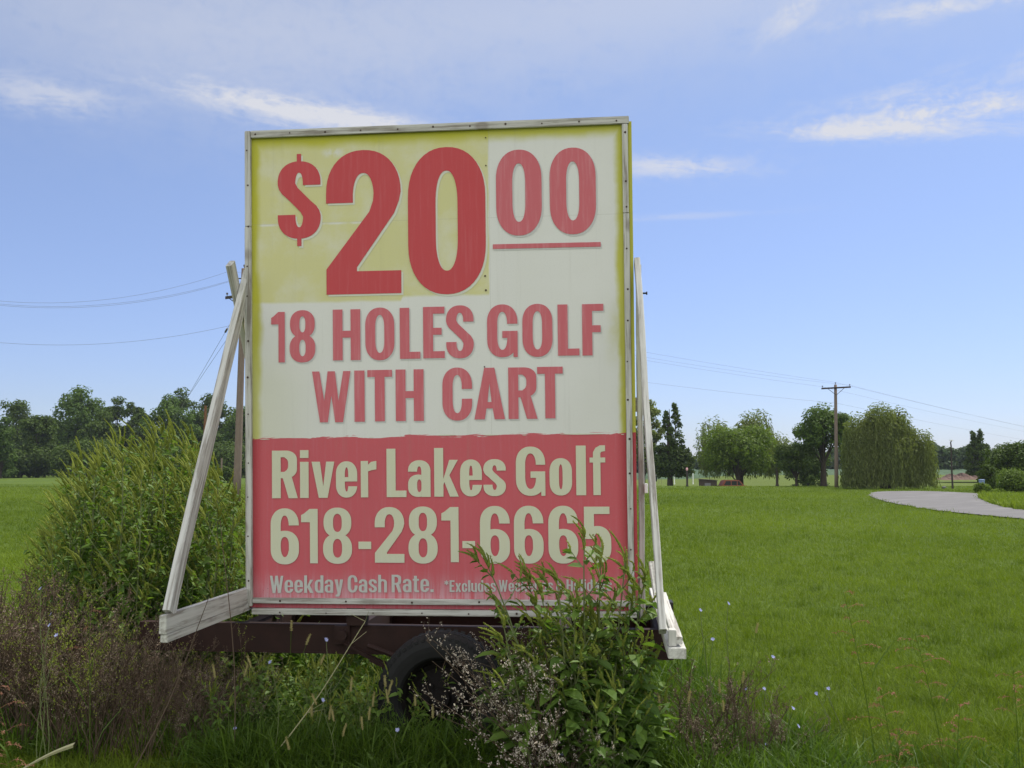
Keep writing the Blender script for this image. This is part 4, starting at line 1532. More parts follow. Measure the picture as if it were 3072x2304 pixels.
p = local(2946, 1450, 66)
e = empty('tub', at(2946, 1462, 66), 0, 'pale blue plastic tub standing in the shrub at the bend of the road', 'tub')
g = Geo()
g.tube([(0, 0, -.2), (0, 0, 0.1), (0, 0, 0.42), (0, 0, 0.48)], [0.13, 0.16, 0.19, 0.2], 14)
g.build('body', MAT['blue_tub'], e)
g = Geo()
g.tube([(0, 0, 0.482), (0, 0, 0.5), (0, 0, 0.53)], [0.21, 0.21, 0.12], 14)
g.build('lid', MAT['blue_tub'], e)

# bare earth mound
g = Geo()
xx, yy = np.meshgrid(np.linspace(-6, 6, 50), np.linspace(-2.5, 2.5, 16))
zz = (1 - (yy / 2.6) ** 2) * (1 - (xx / 6.3) ** 2) * (0.85 + 0.25 * np.sin(xx * 1.9) + 0.13 * np.sin(xx * 4.3 + yy) + 0.06 * rng.standard_normal(xx.shape)) * 0.95
i_ = (np.arange(15)[:, None] * 50 + np.arange(49)[None]).ravel()
g.add(np.stack([xx, yy, zz], -1).reshape(-1, 3), [np.stack([i_, i_ + 1, i_ + 51, i_ + 50], -1)])
o = g.build('earth_mound', MAT['mound'])
p = at(2880, 1440, 130)
o.location = (float(p[0]), 130.0, float(p[2]))
o.scale = (0.5, 1, 0.85)
tag(o, 'long low mound of bare reddish earth behind the thin dark pole', 'earth mound')

# ------------------------------------------------------------------ trees
def sph(n):
    v = rng.standard_normal((n, 3))
    return norm(v)


def crown_clusters(a, c, zc, n, lo=0.5, low=False):
    d = sph(n)
    if not low:
        d[:, 2] = np.where(d[:, 2] < -0.55, -d[:, 2], d[:, 2])
    lob = sph(6)
    lob[:, 2] = np.abs(lob[:, 2]) * .8
    lob = norm(lob)
    pw = rng.uniform(.6, 1.0, 6)
    r = rng.uniform(lo, 1.0, n) ** 0.6 * (.82 + .30 * (np.clip(d @ lob.T, 0, 1) ** 4 * pw).max(1))
    P = d * r[:, None] * np.array([a, a, c]) * 0.84
    P[:, 2] += zc
    return P, d


def cluster_leaves(g, C, rad, n, L, up=0.5, tint=(0.1, 0.95)):
    """leaves packed through a clump"""
    d = sph(n)
    rr = rng.uniform(0.25, 1.0, n) ** 0.5
    P = C + d * (rr * rad)[:, None] * np.array([1.0, 1.0, 0.8])
    Nn = norm(d * 0.7 + sph(n) * 0.6 + np.array([0, 0, up]))
    D = np.cross(Nn, sph(n))
    ln = L * rng.uniform(0.7, 1.3, n)
    leaves(g, P, D, Nn, ln, ln * 0.7, rng.uniform(*tint, n))


def limbs(g, base, C, r, k=6):
    for c in C:
        mid = base * 0.5 + c * 0.5 + np.array([0, 0, 0.08 * np.linalg.norm(c - base)])
        t = np.linspace(0, 1, k)[:, None]
        p = (1 - t) ** 2 * base + 2 * t * (1 - t) * mid + t ** 2 * c
        g.tube(p, np.linspace(r, r * 0.25, k), 5, cap=False)


def tree(name, label, cat, pos, H, hw, style, mat, nl=6000, L=0.3, trunk_h=0.25, trunk_r=None, group=None, seed=None, wind=0.0, ncl=34, gap=0.05):
    """a tree with a tapered trunk, limbs and a crown of leaf clumps"""
    e = empty(name, pos, rng.uniform(0, 6.28) if style not in ('spires', 'willow') else 0, label, cat, group)
    tr = trunk_r or H * 0.022
    gt, gc = Geo(), Geo()
    zt = H * trunk_h
    if style in ('round', 'airy', 'shrub'):
        c = (H - zt) / 2 * 1.02
        zc = H - c
        C, d = crown_clusters(hw, c, zc, ncl, 0.35 if style != 'airy' else 0.5, trunk_h < .14)
        if style == 'round' and trunk_h < .14:      # crowns of a wood edge are clothed to the ground
            e2 = sph(12)
            C = np.vstack([C, np.stack([e2[:, 0] * hw * .75, e2[:, 1] * hw * .75, rng.uniform(.06, .35, 12) * H], -1)])
        C = np.vstack([C, [[0, 0, zc], [0, 0, zc + c * .5], [hw * .3, 0, zc - c * .3], [-hw * .3, hw * .2, zc - c * .2]]])
        rad = hw * (0.30 if style != 'airy' else 0.22)
        per = nl // len(C)
        for q in C:
            k = rng.uniform(0.65, 1.3)
            cluster_leaves(gc, q, rad * k, int(per * k), L)
        if style == 'shrub':
            for a in np.linspace(0, 6.28, 6):
                gt.tube([(0.08 * math.cos(a), 0.08 * math.sin(a), -0.1), (hw * .2 * math.cos(a), hw * .2 * math.sin(a), H * .3), (hw * .5 * math.cos(a), hw * .5 * math.sin(a), H * .6)], [tr, tr * .7, tr * .3], 6)
        else:
            gt.tube([(0, 0, -0.15), (0, 0, zt * .1), (tr * .3, 0, zt * .6), (0, 0, zt), (0, 0, zc)], [tr * 1.6, tr * 1.1, tr, tr * .85, tr * .4], 9)
            limbs(gt, np.array([0, 0, zt * 0.9]), C[:14], tr * 0.4)
    elif style == 'spires':
        gt.tube([(0, 0, -0.1), (0, 0, zt), (0, 0, H * .6), (0, 0, H * .95)], [tr * 1.4, tr, tr * .6, tr * .1], 9)
        for (ox, top, wid) in SP[label]:
            k = 46
            zz_ = np.linspace(zt + 0.02 * H, top * H, k)
            f = np.linspace(0, 1, k)
            ww_ = wid * hw * (np.sin(np.pi * np.clip(f * 0.85 + 0.1, 0, 1)) ** 0.8) * (1 - f * 0.45) + 0.05
            for z_, w__ in zip(zz_, ww_):
                a = rng.uniform(0, 6.28)
                q = np.array([ox * hw + math.cos(a) * w__ * .75, math.sin(a) * w__ * .75, z_])
                cluster_leaves(gc, q, max(0.22, w__ * 0.5) * rng.uniform(.7, 1.2), nl // (k * len(SP[label])), L)
            gt.tube([(0, 0, zt), (ox * hw * .8, 0, H * .45), (ox * hw, 0, top * H * .93)], [tr * .6, tr * .4, tr * .1], 6)
        limbs(gt, np.array([0, 0, zt]), np.array([[x_ * hw * .6, 0, H * .5] for x_ in (-1, 1)]), tr * .4)
    elif style == 'willow':
        gt.tube([(0, 0, -0.1), (tr * .2, 0, zt), (-tr * .5, 0, H * .5), (0, 0, H * .75)], [tr * 1.5, tr * 1.1, tr * .7, tr * .3], 9)
        tops = []
        for (ox, oy, zc, rx, rz) in WL[label]:
            n = int(nl / 60 * rx * rx)
            d = sph(n)
            d[:, 2] = np.abs(d[:, 2]) ** 0.8 + 0.0
            q = d * rng.uniform(0.45, 1.0, n)[:, None] ** 0.5 * np.array([rx * hw, rx * hw, rz * H]) + np.array([ox * hw, oy * hw, zc * H])
            tops.append(q)
        tops = np.vstack(tops)
        limbs(gt, np.array([0, 0, zt * 1.05]), tops[rng.choice(len(tops), 16)], tr * .45)
        k = 14
        n = len(tops)
        strand = rng.uniform(0, 1, n)
        for q in tops[rng.choice(n, 60)]:
            cluster_leaves(gc, q * np.array([.72, .72, .84]), hw * .18, 60, L * 1.5)
        ln = rng.uniform(0.30, 0.85, n) * H
        ln = np.minimum(ln, tops[:, 2] - gap * H * rng.uniform(.6, 1.6, n))
        outv = tops[:, :2] / (np.linalg.norm(tops[:, :2], axis=1)[:, None] + .1)
        for i in range(k):
            f = (i + rng.uniform(0, 1, n)) / k
            P = tops.copy()
            P[:, 2] -= ln * f ** 1.15
            P[:, 0] += wind * ln * f * (1 - .35 * f) + outv[:, 0] * 0.35 * f
            P[:, 1] += outv[:, 1] * 0.35 * f
            P += rng.standard_normal(P.shape) * 0.06
            D = np.stack([wind * 0.8 + rng.normal(0, .35, n), rng.normal(0, .35, n), -1.0 + 0.9 * (f < .12)], -1)
            leaves(gc, P, D, norm(sph(n) + np.array([0, -0.2, .5])), L * rng.uniform(1.3, 2.4, n), L * .5, np.clip(rng.uniform(.05, .95, n) * .6 + strand * .4, 0, 1))
    gt.build('trunk', MAT['bark'], e, True)
    gc.build('crown', MAT[mat], e)
    return e


SP, WL = {}, {}


def put_tree(name, label, cat, px, ytop, hwpx, d, style, mat, ybase=None, **kw):
    b = at(px, 1400, d)
    b[2] = float(ground_z(b[0], b[1]))
    H = at(px, ytop, d)[2] - b[2]
    hw = hwpx * d / FPX
    return tree(name, label, cat, b, H, hw, style, mat, **kw)


# the wood at the left
G1 = 'trees of the dark wood left of the sign'
put_tree('tree', 'blue green tree at the far left end of the wood', 'tree', 40, 1186, 82, 186, 'round', 'wood_leaf', nl=7000, L=.5, trunk_h=.12, group=G1)
put_tree('tree', 'yellowish tree in front of the wood at the very left edge', 'tree', 2, 1236, 46, 150, 'round', 'mid_leaf', nl=5000, L=.4, trunk_h=.1, group=G1)
put_tree('tree', 'dark rounded tree standing forward of the wood left of its tallest tree', 'tree', 112, 1212, 66, 160, 'round', 'wood_leaf', nl=8000, L=.42, trunk_h=.08, group=G1)
put_tree('tree', 'tallest broad domed tree of the wood', 'tree', 225, 1140, 100, 176, 'round', 'mid_leaf', nl=12000, L=.48, trunk_h=.1, group=G1, ncl=46)
put_tree('tree', 'tree filling the notch right of the tallest tree of the wood', 'tree', 342, 1172, 62, 184, 'round', 'wood_leaf', nl=7000, L=.48, trunk_h=.1, group=G1)
put_tree('tree', 'narrow pointed tree halfway along the wood', 'tree', 402, 1182, 38, 182, 'round', 'wood_leaf', nl=5000, L=.45, trunk_h=.1, group=G1)
put_tree('tree', 'broad light green tree in the wood nearest the slanting prop', 'tree', 510, 1170, 92, 172, 'round', 'mid_leaf', nl=11000, L=.46, trunk_h=.08, group=G1, ncl=44)
put_tree('tree', 'taller ragged topped tree rising behind the light green one', 'tree', 545, 1143, 70, 196, 'round', 'wood_leaf', nl=8000, L=.5, trunk_h=.1, group=G1)
put_tree('tree', 'ragged tree of the wood right behind the slanting prop', 'tree', 648, 1152, 72, 190, 'round', 'wood_leaf', nl=8000, L=.5, trunk_h=.1, group=G1)
put_tree('tree', 'tree of the wood seen between the prop and the sign', 'tree', 722, 1212, 70, 165, 'round', 'mid_leaf', nl=9000, L=.42, trunk_h=.08, group=G1)
put_tree('tree', 'tree of the wood peeping past the sign edge behind the leaning pole', 'tree', 790, 1205, 66, 180, 'round', 'wood_leaf', nl=7000, L=.45, trunk_h=.08, group=G1)
for px, yt, hw, d, lab in ((165, 1222, 62, 190, 'lower tree filling in left of the tallest tree of the wood'), (300, 1226, 66, 170, 'lower tree filling in right of the tallest tree of the wood'), (440, 1220, 62, 178, 'lower tree left of the broad light green one'),
                           (600, 1216, 60, 176, 'lower tree right of the broad light green one'), (690, 1228, 56, 186, 'lower tree beside the rusty brown post')):
    put_tree('tree', lab, 'tree', px, yt, hw, d, 'round', 'wood_leaf', nl=9000, L=.46, trunk_h=.04, group=G1, ncl=40)
for px, yt, hw, lab in ((60, 1330, 110, 'dense underbrush bush at the foot of the wood on the left edge'), (265, 1320, 120, 'dense underbrush bush under the tallest tree of the wood'), (470, 1330, 115, 'dense underbrush bush under the light green tree'), (690, 1330, 115, 'dense underbrush bush behind the leaning pole'), (668, 1395, 42, 'small dark round bush beside the pale fence post')):
    put_tree('bush', lab, 'bush', px, yt, hw, 158 if hw > 60 else 110, 'shrub', 'wood_leaf', nl=11000 if hw > 60 else 3500, L=.42 if hw > 60 else .3, trunk_h=.02, group='underbrush of the dark wood')
# right of the sign
put_tree('tree', 'airy grey green tree half hidden behind the slender right prop', 'tree', 1930, 1160, 66, 118, 'airy', 'willow_leaf', nl=5200, L=.3, trunk_h=.12, ncl=44)
lab = 'dark tree with two pointed tops and a bare trunk right of the sign'
SP[lab] = [(0.28, 1.0, .42), (-0.10, .91, .34), (-0.5, .52, .62), (0.1, .55, .75), (0.62, .52, .55)]
put_tree('tree', lab, 'tree', 2010, 1214, 68, 112, 'spires', 'wood_leaf', nl=11000, L=.26, trunk_h=.17, trunk_r=.30)
lab = 'pale wind combed willow behind the bright bush'
WL[lab] = [(-0.52, .1, .60, .36, .30), (0.05, 0, .52, .40, .26), (0.28, 0, .70, .34, .29), (0.72, .1, .46, .36, .26), (0, .2, .36, .8, .30)]
put_tree('willow_tree', lab, 'tree', 2222, 1212, 150, 107, 'willow', 'willow_leaf', nl=75000, L=.23, trunk_h=.16, wind=0.22, gap=.3)
put_tree('bush', 'big bright yellow green bush over the red car', 'bush', 2212, 1272, 128, 102, 'round', 'yellow_leaf', nl=15000, L=.24, trunk_h=.20, ncl=60)
put_tree('tree', 'small dark multi stemmed tree left of the large round tree', 'tree', 2388, 1322, 66, 90, 'round', 'wood_leaf', nl=9000, L=.2, trunk_h=.16, trunk_r=.11, ncl=40)
put_tree('tree', 'large round crowned tree with a stout trunk behind the crossarm pole', 'tree', 2470, 1202, 98, 90, 'round', 'mid_leaf', nl=13000, L=.23, trunk_h=.26, trunk_r=.26, ncl=52)
put_tree('tree', 'low dark tree filling the gap behind the small multi stemmed tree', 'tree', 2420, 1300, 70, 104, 'round', 'wood_leaf', nl=7000, L=.26, trunk_h=.12, ncl=36)
lab = 'big weeping willow hanging to the ground beside the road bend'
WL[lab] = [(-.52, 0, .58, .42, .30), (-.12, -.1, .66, .42, .33), (.30, .1, .64, .40, .31), (0.0, .2, .4, .8, .36), (.84, .0, .40, .34, .30), (.66, .1, .50, .30, .22), (-.62, -.2, .36, .34, .30)]
put_tree('willow_tree', lab, 'tree', 2655, 1196, 128, 79, 'willow', 'willow_leaf', nl=120000, L=.175, trunk_h=.18, trunk_r=.3, wind=-0.06)
lab = 'upright poplar with several pointed tops above the far treeline'
SP[lab] = [(-.35, .96, .42), (.3, 1.0, .45), (.75, .72, .35), (-.7, .7, .35), (0, .8, .6)]
put_tree('poplar_tree', lab, 'tree', 2934, 1292, 36, 132, 'spires', 'wood_leaf', nl=8000, L=.3, trunk_h=.1)
put_tree('tree', 'dark broad tree at the right edge behind the road', 'tree', 3035, 1312, 82, 80, 'round', 'wood_leaf', nl=12000, L=.2, trunk_h=.08, ncl=56)
put_tree('tree', 'darker tree partly beyond the right edge of the view', 'tree', 3120, 1305, 70, 84, 'round', 'mid_leaf', nl=8000, L=.22, trunk_h=.08)
put_tree('bush', 'light green bush at the right edge beside the road', 'bush', 3050, 1412, 88, 68, 'shrub', 'yellow_leaf', nl=9000, L=.13, trunk_h=.02, ncl=50)
put_tree('bush', 'slim dark young tree behind the blue tub at the road bend', 'bush', 2958, 1386, 34, 67, 'shrub', 'wood_leaf', nl=4500, L=.13, trunk_h=.02)
put_tree('bush', 'low yellowish bush around the blue tub', 'bush', 2943, 1447, 26, 64.5, 'shrub', 'yellow_leaf', nl=2600, L=.11, trunk_h=.02)
# the far treeline: copies of three trees
G2 = 'trees of the low far treeline'
LF = 'dark green tree in the low far treeline beyond the crop field'
protos = []
for i in range(3):
    e = tree('tree', LF, 'tree', (0, 0, 0), 6.0, 3.4, 'round', 'far_leaf', nl=2600, L=.55, trunk_h=.05, group=G2, ncl=24)
    protos.append(e)
spots = []
for px in np.arange(1900, 3300, 42):
    spots.append((px + rng.uniform(-12, 12), rng.uniform(218, 245), rng.uniform(.8, 1.25)))
for px, yt in ((2790, 1318), (2812, 1336), (2870, 1344), (2895, 1335), (2915, 1350), (2760, 1350)):
    d = 205
    spots.append((px, d, (at(px, yt, d)[2] + 1.0) / 6.0))
for px in np.arange(-80, 860, 58):
    spots.append((px + rng.uniform(-15, 15), rng.uniform(205, 225), rng.uniform(1.7, 2.2)))
for i, (px, d, s) in enumerate(spots):
    b = at(px, 1400, d)
    b[2] = float(ground_z(b[0], b[1])) - 1.1
    src = protos[i % 3]
    if i < 3:
        src.location = [float(q) for q in b]
        src.scale = (s, s, s)
    else:
        c = dup(src, b, rng.uniform(0, 6.28), (s * rng.uniform(.9, 1.3), s * rng.uniform(.9, 1.3), s))
        if px < 900:
            c['label'] = 'dim tree deep in the dark wood left of the sign'
            c['group'] = 'back row of the dark wood'

# ------------------------------------------------------------------ weeds
def spike(g, p0, d0, L, r, bend, k=9, tint=0.5):
    """a knobbly tapering seed spike that bends over"""
    t = np.linspace(0, 1, k)[:, None]
    d0 = norm(np.asarray(d0, float))
    p = p0 + d0 * L * t + np.asarray(bend) * L * t ** 2
    rr = r * (1 - 0.72 * t[:, 0] ** 1.5) * rng.uniform(.75, 1.3, k)
    rr[0] = r * .4
    rr[-1] = r * .15
    g.tube(p, rr, 5, tint, cap=False)
    n = int(60 * L / 0.2)
    q = rng.uniform(0, 1, n)[:, None]
    P = p0 + d0 * L * q + np.asarray(bend) * L * q ** 2 + sph(n) * (r * (1.05 - .7 * q))
    leaves(g, P, sph(n) + d0 * .6, sph(n), 0.009, 0.006, rng.uniform(.2, 1, n))


def weed(h, nb=12, leafL=0.10, lean=(0, 0), wind=(-0.35, 0, -0.1), spikes=3, spikeL=0.16, spread=0.32, leafn=8, low_leaf=1.0, spike_r=1.0, label=None, cat='weed', group=None, name='pigweed', loc=(0, 0, 0)):
    e = empty(name, loc, 0, label, cat, group)
    gs, gl, gp = Geo(), Geo(), Geo()
    k = 9
    t = np.linspace(0, 1, k)[:, None]
    lean3 = np.array([lean[0], lean[1], 0.0])
    wob = np.stack([np.sin(np.linspace(0, 4, k) + rng.uniform(0, 6)), np.cos(np.linspace(0, 3, k) + rng.uniform(0, 6)), np.zeros(k)], -1) * 0.015 * h
    stem = np.array([0, 0, h * .93]) * t + lean3 * h * t ** 1.6 + wob * t
    gs.tube(stem, np.linspace(0.0095, 0.0035, k) * (h / 1.6) ** .5, 6, rng.uniform(.2, .8))
    sx = lambda f: np.array([np.interp(f, t[:, 0], stem[:, i]) for i in range(3)])
    P, D, Nn, LL, TT = [], [], [], [], []
    wind = np.asarray(wind)
    for i in range(nb):
        f = 0.10 + 0.86 * (i + rng.uniform(.1, .9)) / nb
        a = i * 2.4 + rng.uniform(-.4, .4)
        b0 = sx(f)
        bl = h * spread * (1.05 - f) ** 0.8 * rng.uniform(.7, 1.2) + 0.05
        d = np.array([math.cos(a), math.sin(a), 0.85])
        d /= np.linalg.norm(d)
        tt = np.linspace(0, 1, 5)[:, None]
        br = b0 + d * bl * tt + np.array([0, 0, .28]) * bl * tt ** 2 + wind * bl * .25 * tt ** 2
        gs.tube(br, np.linspace(.0042, .002, 5), 4, rng.uniform(.1, .9), cap=False)
        nlv = max(2, int(leafn * (1.25 - .6 * f)))
        for j in range(nlv):
            q = (j + rng.uniform(.2, .9)) / nlv
            pb = np.array([np.interp(q, tt[:, 0], br[:, c]) for c in range(3)])
            az_ = a + rng.uniform(-1.5, 1.5)
            dd = np.array([math.cos(az_), math.sin(az_), rng.uniform(-.55, .45)])
            P.append(pb)
            D.append(dd)
            Nn.append(norm(np.array([rng.normal(0, .35), rng.normal(0, .35), 1.0])))
            LL.append(leafL * rng.uniform(.55, 1.25) * (1.15 - .55 * f) * (low_leaf if f < .5 else 1))
            TT.append(rng.uniform(.05, 1))
        if f > 0.28:
            for j in range(rng.integers(1, spikes + 1)):
                q = 1.0 if j == 0 else rng.uniform(.5, 1)
                pb = np.array([np.interp(q, tt[:, 0], br[:, c]) for c in range(3)])
                dd = d + np.array([rng.normal(0, .35), rng.normal(0, .35), .75])
                spike(gp, pb, dd, spikeL * rng.uniform(.5, 1.25), rng.uniform(.0055, .0095) * spike_r, wind * rng.uniform(.6, 1.4), tint=rng.uniform(.1, .9))
    for j in range(4):
        spike(gp, sx(rng.uniform(.90, 1.0)), np.array([rng.normal(0, .3), rng.normal(0, .3), 1]), spikeL * rng.uniform(.7, 1.6), .0085 * spike_r, wind * rng.uniform(.6, 1.3), tint=rng.uniform(.2, .9))
    leaves(gl, np.array(P), np.array(D), np.array(Nn), np.array(LL), np.array(LL) * .56, np.array(TT), LEAF)
    gs.build('stem', MAT['weed_stem'], e)
    gl.build('foliage', MAT['weed_leaf'], e)
    gp.build('seed_heads', MAT['spike'], e)  # all seed spikes of the plant as one mesh
    return e


G3 = 'tall pigweed growing as a thicket left of the sign'
LB = 'tall pigweed with nodding seed spikes in the thicket behind the slanting prop'
base_h = 1.9
wp = [weed(base_h, nb=19, leafL=.10, wind=(-.36, 0, -.06), spikes=4, spikeL=.15, spread=.25, leafn=13, spike_r=1.05, label=LB, group=G3) for _ in range(5)]
# (x pixel, top pixel, distance)
SPOT = []
prof = [(90, 1560), (140, 1470), (200, 1370), (250, 1290), (330, 1262), (400, 1272), (470, 1265), (540, 1290), (590, 1285), (640, 1400), (700, 1470), (735, 1480)]
px_, py_ = zip(*prof)
for d in (7.4, 7.9, 8.5, 9.2):
    for px in np.arange(120, 750, 50):
        q = px + rng.uniform(-20, 20)
        yt = np.interp(q, px_, py_) + rng.uniform(-20, 80) + (-10 if d > 8 else 45)
        SPOT.append((q, yt, d + rng.uniform(-.25, .25)))
used = 0
for (px, yt, d) in SPOT:
    top = at(px, yt, d)
    h = top[2]
    if h < 0.5:
        continue
    s = h / (base_h * 1.0)
    loc = (top[0] + 0.10, top[1], 0)
    src = wp[used % 5]
    if used < 5:
        src.location = [float(q) for q in loc]
        src.scale = (s * .9, s * .9, s)
    else:
        dup(src, loc, rng.uniform(-.5, .5), (s * rng.uniform(.85, 1.05), s * rng.uniform(.85, 1.05), s))
    used += 1
# low leafy weeds at the foot of that thicket and under / behind the sign
LC = 'low leafy weed at the foot of the thicket and behind the trailer'
G4 = 'low leafy weeds round the trailer'
lw = [weed(.85, nb=12, leafL=.11, wind=(-.2, 0, 0), spikes=2, spikeL=.11, spread=.45, leafn=9, label=LC, group=G4, name='leafy_weed') for _ in range(3)]
sp2 = [(rng.uniform(-3.1, -1.75), rng.uniform(6.9, 8.2)) for _ in range(16)] + [(rng.uniform(-1.8, 1.1), rng.uniform(7.7, 9.0)) for _ in range(16)]
for i, (x, y) in enumerate(sp2):
    s = rng.uniform(.75, 1.15)
    if i < 3:
        lw[i].location = (x, y, 0)
    else:
        dup(lw[i % 3], (x, y, 0), rng.uniform(0, 6.28), (s, s, s))

LU = 'small leafy weed in the shade below the trailer rail'
for i in range(38):
    s = rng.uniform(.36, .66)
    c = dup(lw[i % 3], (rng.uniform(-1.75, -.45), rng.uniform(5.9, 6.7), 0), rng.uniform(0, 6.28), (s, s, s), LU, 'small weeds below the trailer rail')
# the weeds in front of the lower right corner of the sign
FR = [  # base px, distance, top px, top py, label
    (1750, 5.55, 1765, 1522, 'tallest pigweed in front of the last digits of the phone number', 11, .11, .13),
    (1640, 5.50, 1442, 1600, 'pigweed leaning left across the first 6 after the second dash', 10, .10, .13),
    (1690, 5.62, 1560, 1640, 'pigweed with a curled dark leaf over the small print at the lower right', 10, .12, .12),
    (1710, 5.45, 1660, 1655, 'pigweed rising between the leaning one and the tallest one', 10, .11, .11),
    (1840, 5.52, 1868, 1600, 'leafy pigweed over the lower right corner of the red field', 12, .12, .13),
    (1880, 5.60, 1935, 1655, 'pigweed in front of the right prop foot', 11, .11, .10),
    (1700, 5.58, 1612, 1690, 'pigweed with few spikes over the word after the ampersand', 10, .115, .11),
    (1790, 5.60, 1815, 1590, 'pigweed crowding the tallest one on its right side', 12, .115, .12),
    (1860, 5.58, 1905, 1690, 'broad leaved pigweed against the lower right trim board', 12, .125, .10),
    (1740, 5.42, 1720, 1740, 'low broad leaved pigweed in front of the sill board', 12, .125, .09),
    (1600, 5.35, 1500, 1800, 'shorter pigweed below the sill board left of the leafy ones', 9, .10, .10),
]
for bx, d, tx, ty, lab, nb, lf, sl in FR:
    b = at(bx, 2230, d)
    b[2] = 0
    tp = at(tx, ty, d - .05)
    h = tp[2]
    ln = ((tp[0] - b[0]) / h, (tp[1] - b[1]) / h)
    weed(h * .97, nb=nb, leafL=lf, lean=ln, wind=(-.40, 0, -.22), spikes=3, spikeL=sl, spread=.22, leafn=7, low_leaf=1.4, label=lab, name='pigweed', loc=b)
LD2 = 'broad leaved bushy weed massed under the lower right corner of the sign'
bw_ = [weed(.82, nb=16, leafL=.10, wind=(-.1, 0, 0), spikes=2, spikeL=.09, spread=.42, leafn=8, low_leaf=1.1, label=LD2, group='bushy weeds under the right corner', name='leafy_weed') for _ in range(3)]
for i, (px, d, s) in enumerate(((1620, 5.55, 1.0), (1720, 5.4, 1.02), (1800, 5.6, 1.15), (1870, 5.45, 1.0), (1915, 5.65, .9), (1560, 5.75, .9), (1760, 5.75, 1.2), (1690, 5.7, 1.1), (1840, 5.3, .8), (1790, 5.25, .7))):
    b = at(px, 2230, d)
    if i < 3:
        bw_[i].location = (float(b[0]), float(b[1]), 0)
        bw_[i].scale = (s, s, s)
    else:
        dup(bw_[i % 3], (b[0], b[1], 0), rng.uniform(0, 6.28), (s, s, s))


def dry_weed(h, nst, seedmat, seeds, size, fan=(0, 0), spread=.5, label=None, group=None, loc=(0, 0, 0), twigs=6, name='dry_weed'):
    """a dead, many-branched weed with small seed husks on its twigs"""
    e = empty(name, loc, 0, label, 'dry weed', group)
    gs, gp = Geo(), Geo()
    for i in range(nst):
        a = rng.uniform(0, 6.28)
        r = spread * rng.uniform(.15, 1) ** .7
        tip = np.array([math.cos(a) * r * h + fan[0] * h * rng.uniform(.5, 1.1), math.sin(a) * r * h * .8 + fan[1] * h, h * rng.uniform(.55, 1.02) * (1 - .25 * r)])
        base = np.array([rng.normal(0, .04), rng.normal(0, .04), 0.0])
        mid = base * .5 + tip * .5 + np.array([0, 0, .14 * h]) + rng.normal(0, .02, 3)
        t = np.linspace(0, 1, 6)[:, None]
        p = (1 - t) ** 2 * base + 2 * t * (1 - t) * mid + t ** 2 * tip
        gs.tube(p, np.linspace(.0032, .0012, 6), 4, rng.uniform(0, 1), cap=False)
        for j in range(twigs):
            q = rng.uniform(.35, 1.0)
            pb = np.array([np.interp(q, t[:, 0], p[:, c]) for c in range(3)])
            d = norm(sph(1)[0] + np.array([0, 0, .6]) + norm(tip - base) * .6)
            tl = rng.uniform(.05, .13) * (h / .8)
            gs.tube([pb, pb + d * tl * .5 + sph(1)[0] * .006, pb + d * tl], [.0014, .0011, .0008], 3, rng.uniform(.2, 1), cap=False)
            f = rng.uniform(.35, 1.05, seeds)[:, None]
            P = pb + d * tl * f + sph(seeds) * (.010 * h / .8)
            L = size * rng.uniform(.6, 1.3, seeds)
            leaves(gp, P, sph(seeds), sph(seeds), L, L * .75, rng.uniform(0, 1, seeds))
            P2 = P + rng.normal(0, .002, P.shape)
            leaves(gp, P2, sph(seeds), sph(seeds), L, L * .75, rng.uniform(0, 1, seeds))
    gs.build('stem', MAT['dry_stem'], e)
    gp.build('seed_heads', MAT[seedmat], e)  # seed husks on the dead twigs, not flowers
    return e


b = at(1655, 2200, 5.5)
dry_weed(.90, 42, 'pale_seed', 7, .0085, (-.46, -.12), .55, 'dead weed with pale seed husks fanned across the tyre', loc=(b[0], b[1], 0), twigs=9)
b = at(1700, 2200, 5.35)
dry_weed(.60, 24, 'pale_seed', 7, .0085, (-.30, -.15), .7, 'lower dead weed with pale seed husks sprawling at the base of the green weeds', loc=(b[0], b[1], 0), twigs=9)
LE = 'brown dead weed in the bank of dry weeds left of the trailer'
G5 = 'dry brown weeds left of the trailer'
dp = [dry_weed(.9, 15, sm, 7, .009, (-.08 + .1 * rng.normal(), 0), .55, LE, G5, twigs=9) for sm in ('dry_seed', 'tan_seed', 'dry_seed', 'spike', 'tan_seed')]
i = 0
for d in (6.15, 6.5, 6.9, 7.3):
    for px in np.arange(-40, 760, 68):
        q = px + rng.uniform(-28, 28)
        yt = np.interp(q, [0, 120, 300, 470, 560, 720, 760], [1640, 1660, 1770, 1900, 1880, 1830, 1900]) + rng.uniform(-10, 90)
        if d < 6.3 and q > 500:
            yt = max(yt, 1930)
        top = at(q, yt, d)
        s = top[2] / .9
        if s < .25:
            continue
        if i < 5:
            dp[i].location = (float(top[0]), float(top[1]), 0)
            dp[i].scale = (s, s, s)
        else:
            dup(dp[i % 5], (top[0], top[1], 0), rng.uniform(0, 6.28), (max(s, .6), max(s, .6), s))
        i += 1
for px, yt, d in ((300, 1800, 5.95), (360, 1840, 6.0), (420, 1870, 5.95), (250, 1790, 6.05), (455, 1900, 5.85), (190, 1760, 6.0), (520, 1950, 5.85), (600, 1960, 5.9)):
    top = at(px, yt, d)
    q = top[2] / .9
    dup(dp[i % 5], (top[0], top[1], 0), rng.uniform(0, 6.28), (max(q, .6) * .8, max(q, .6) * .8, q))
    i += 1
LG = 'grey brown dead weed in the dry patch right of the right prop foot'
G6 = 'dry weeds right of the trailer'
i = 0
dq = [dry_weed(.6, 10, ('dry_seed', 'tan_seed')[_], 6, .0085, (0, 0), .6, LG, G6, twigs=9) for _ in range(2)]
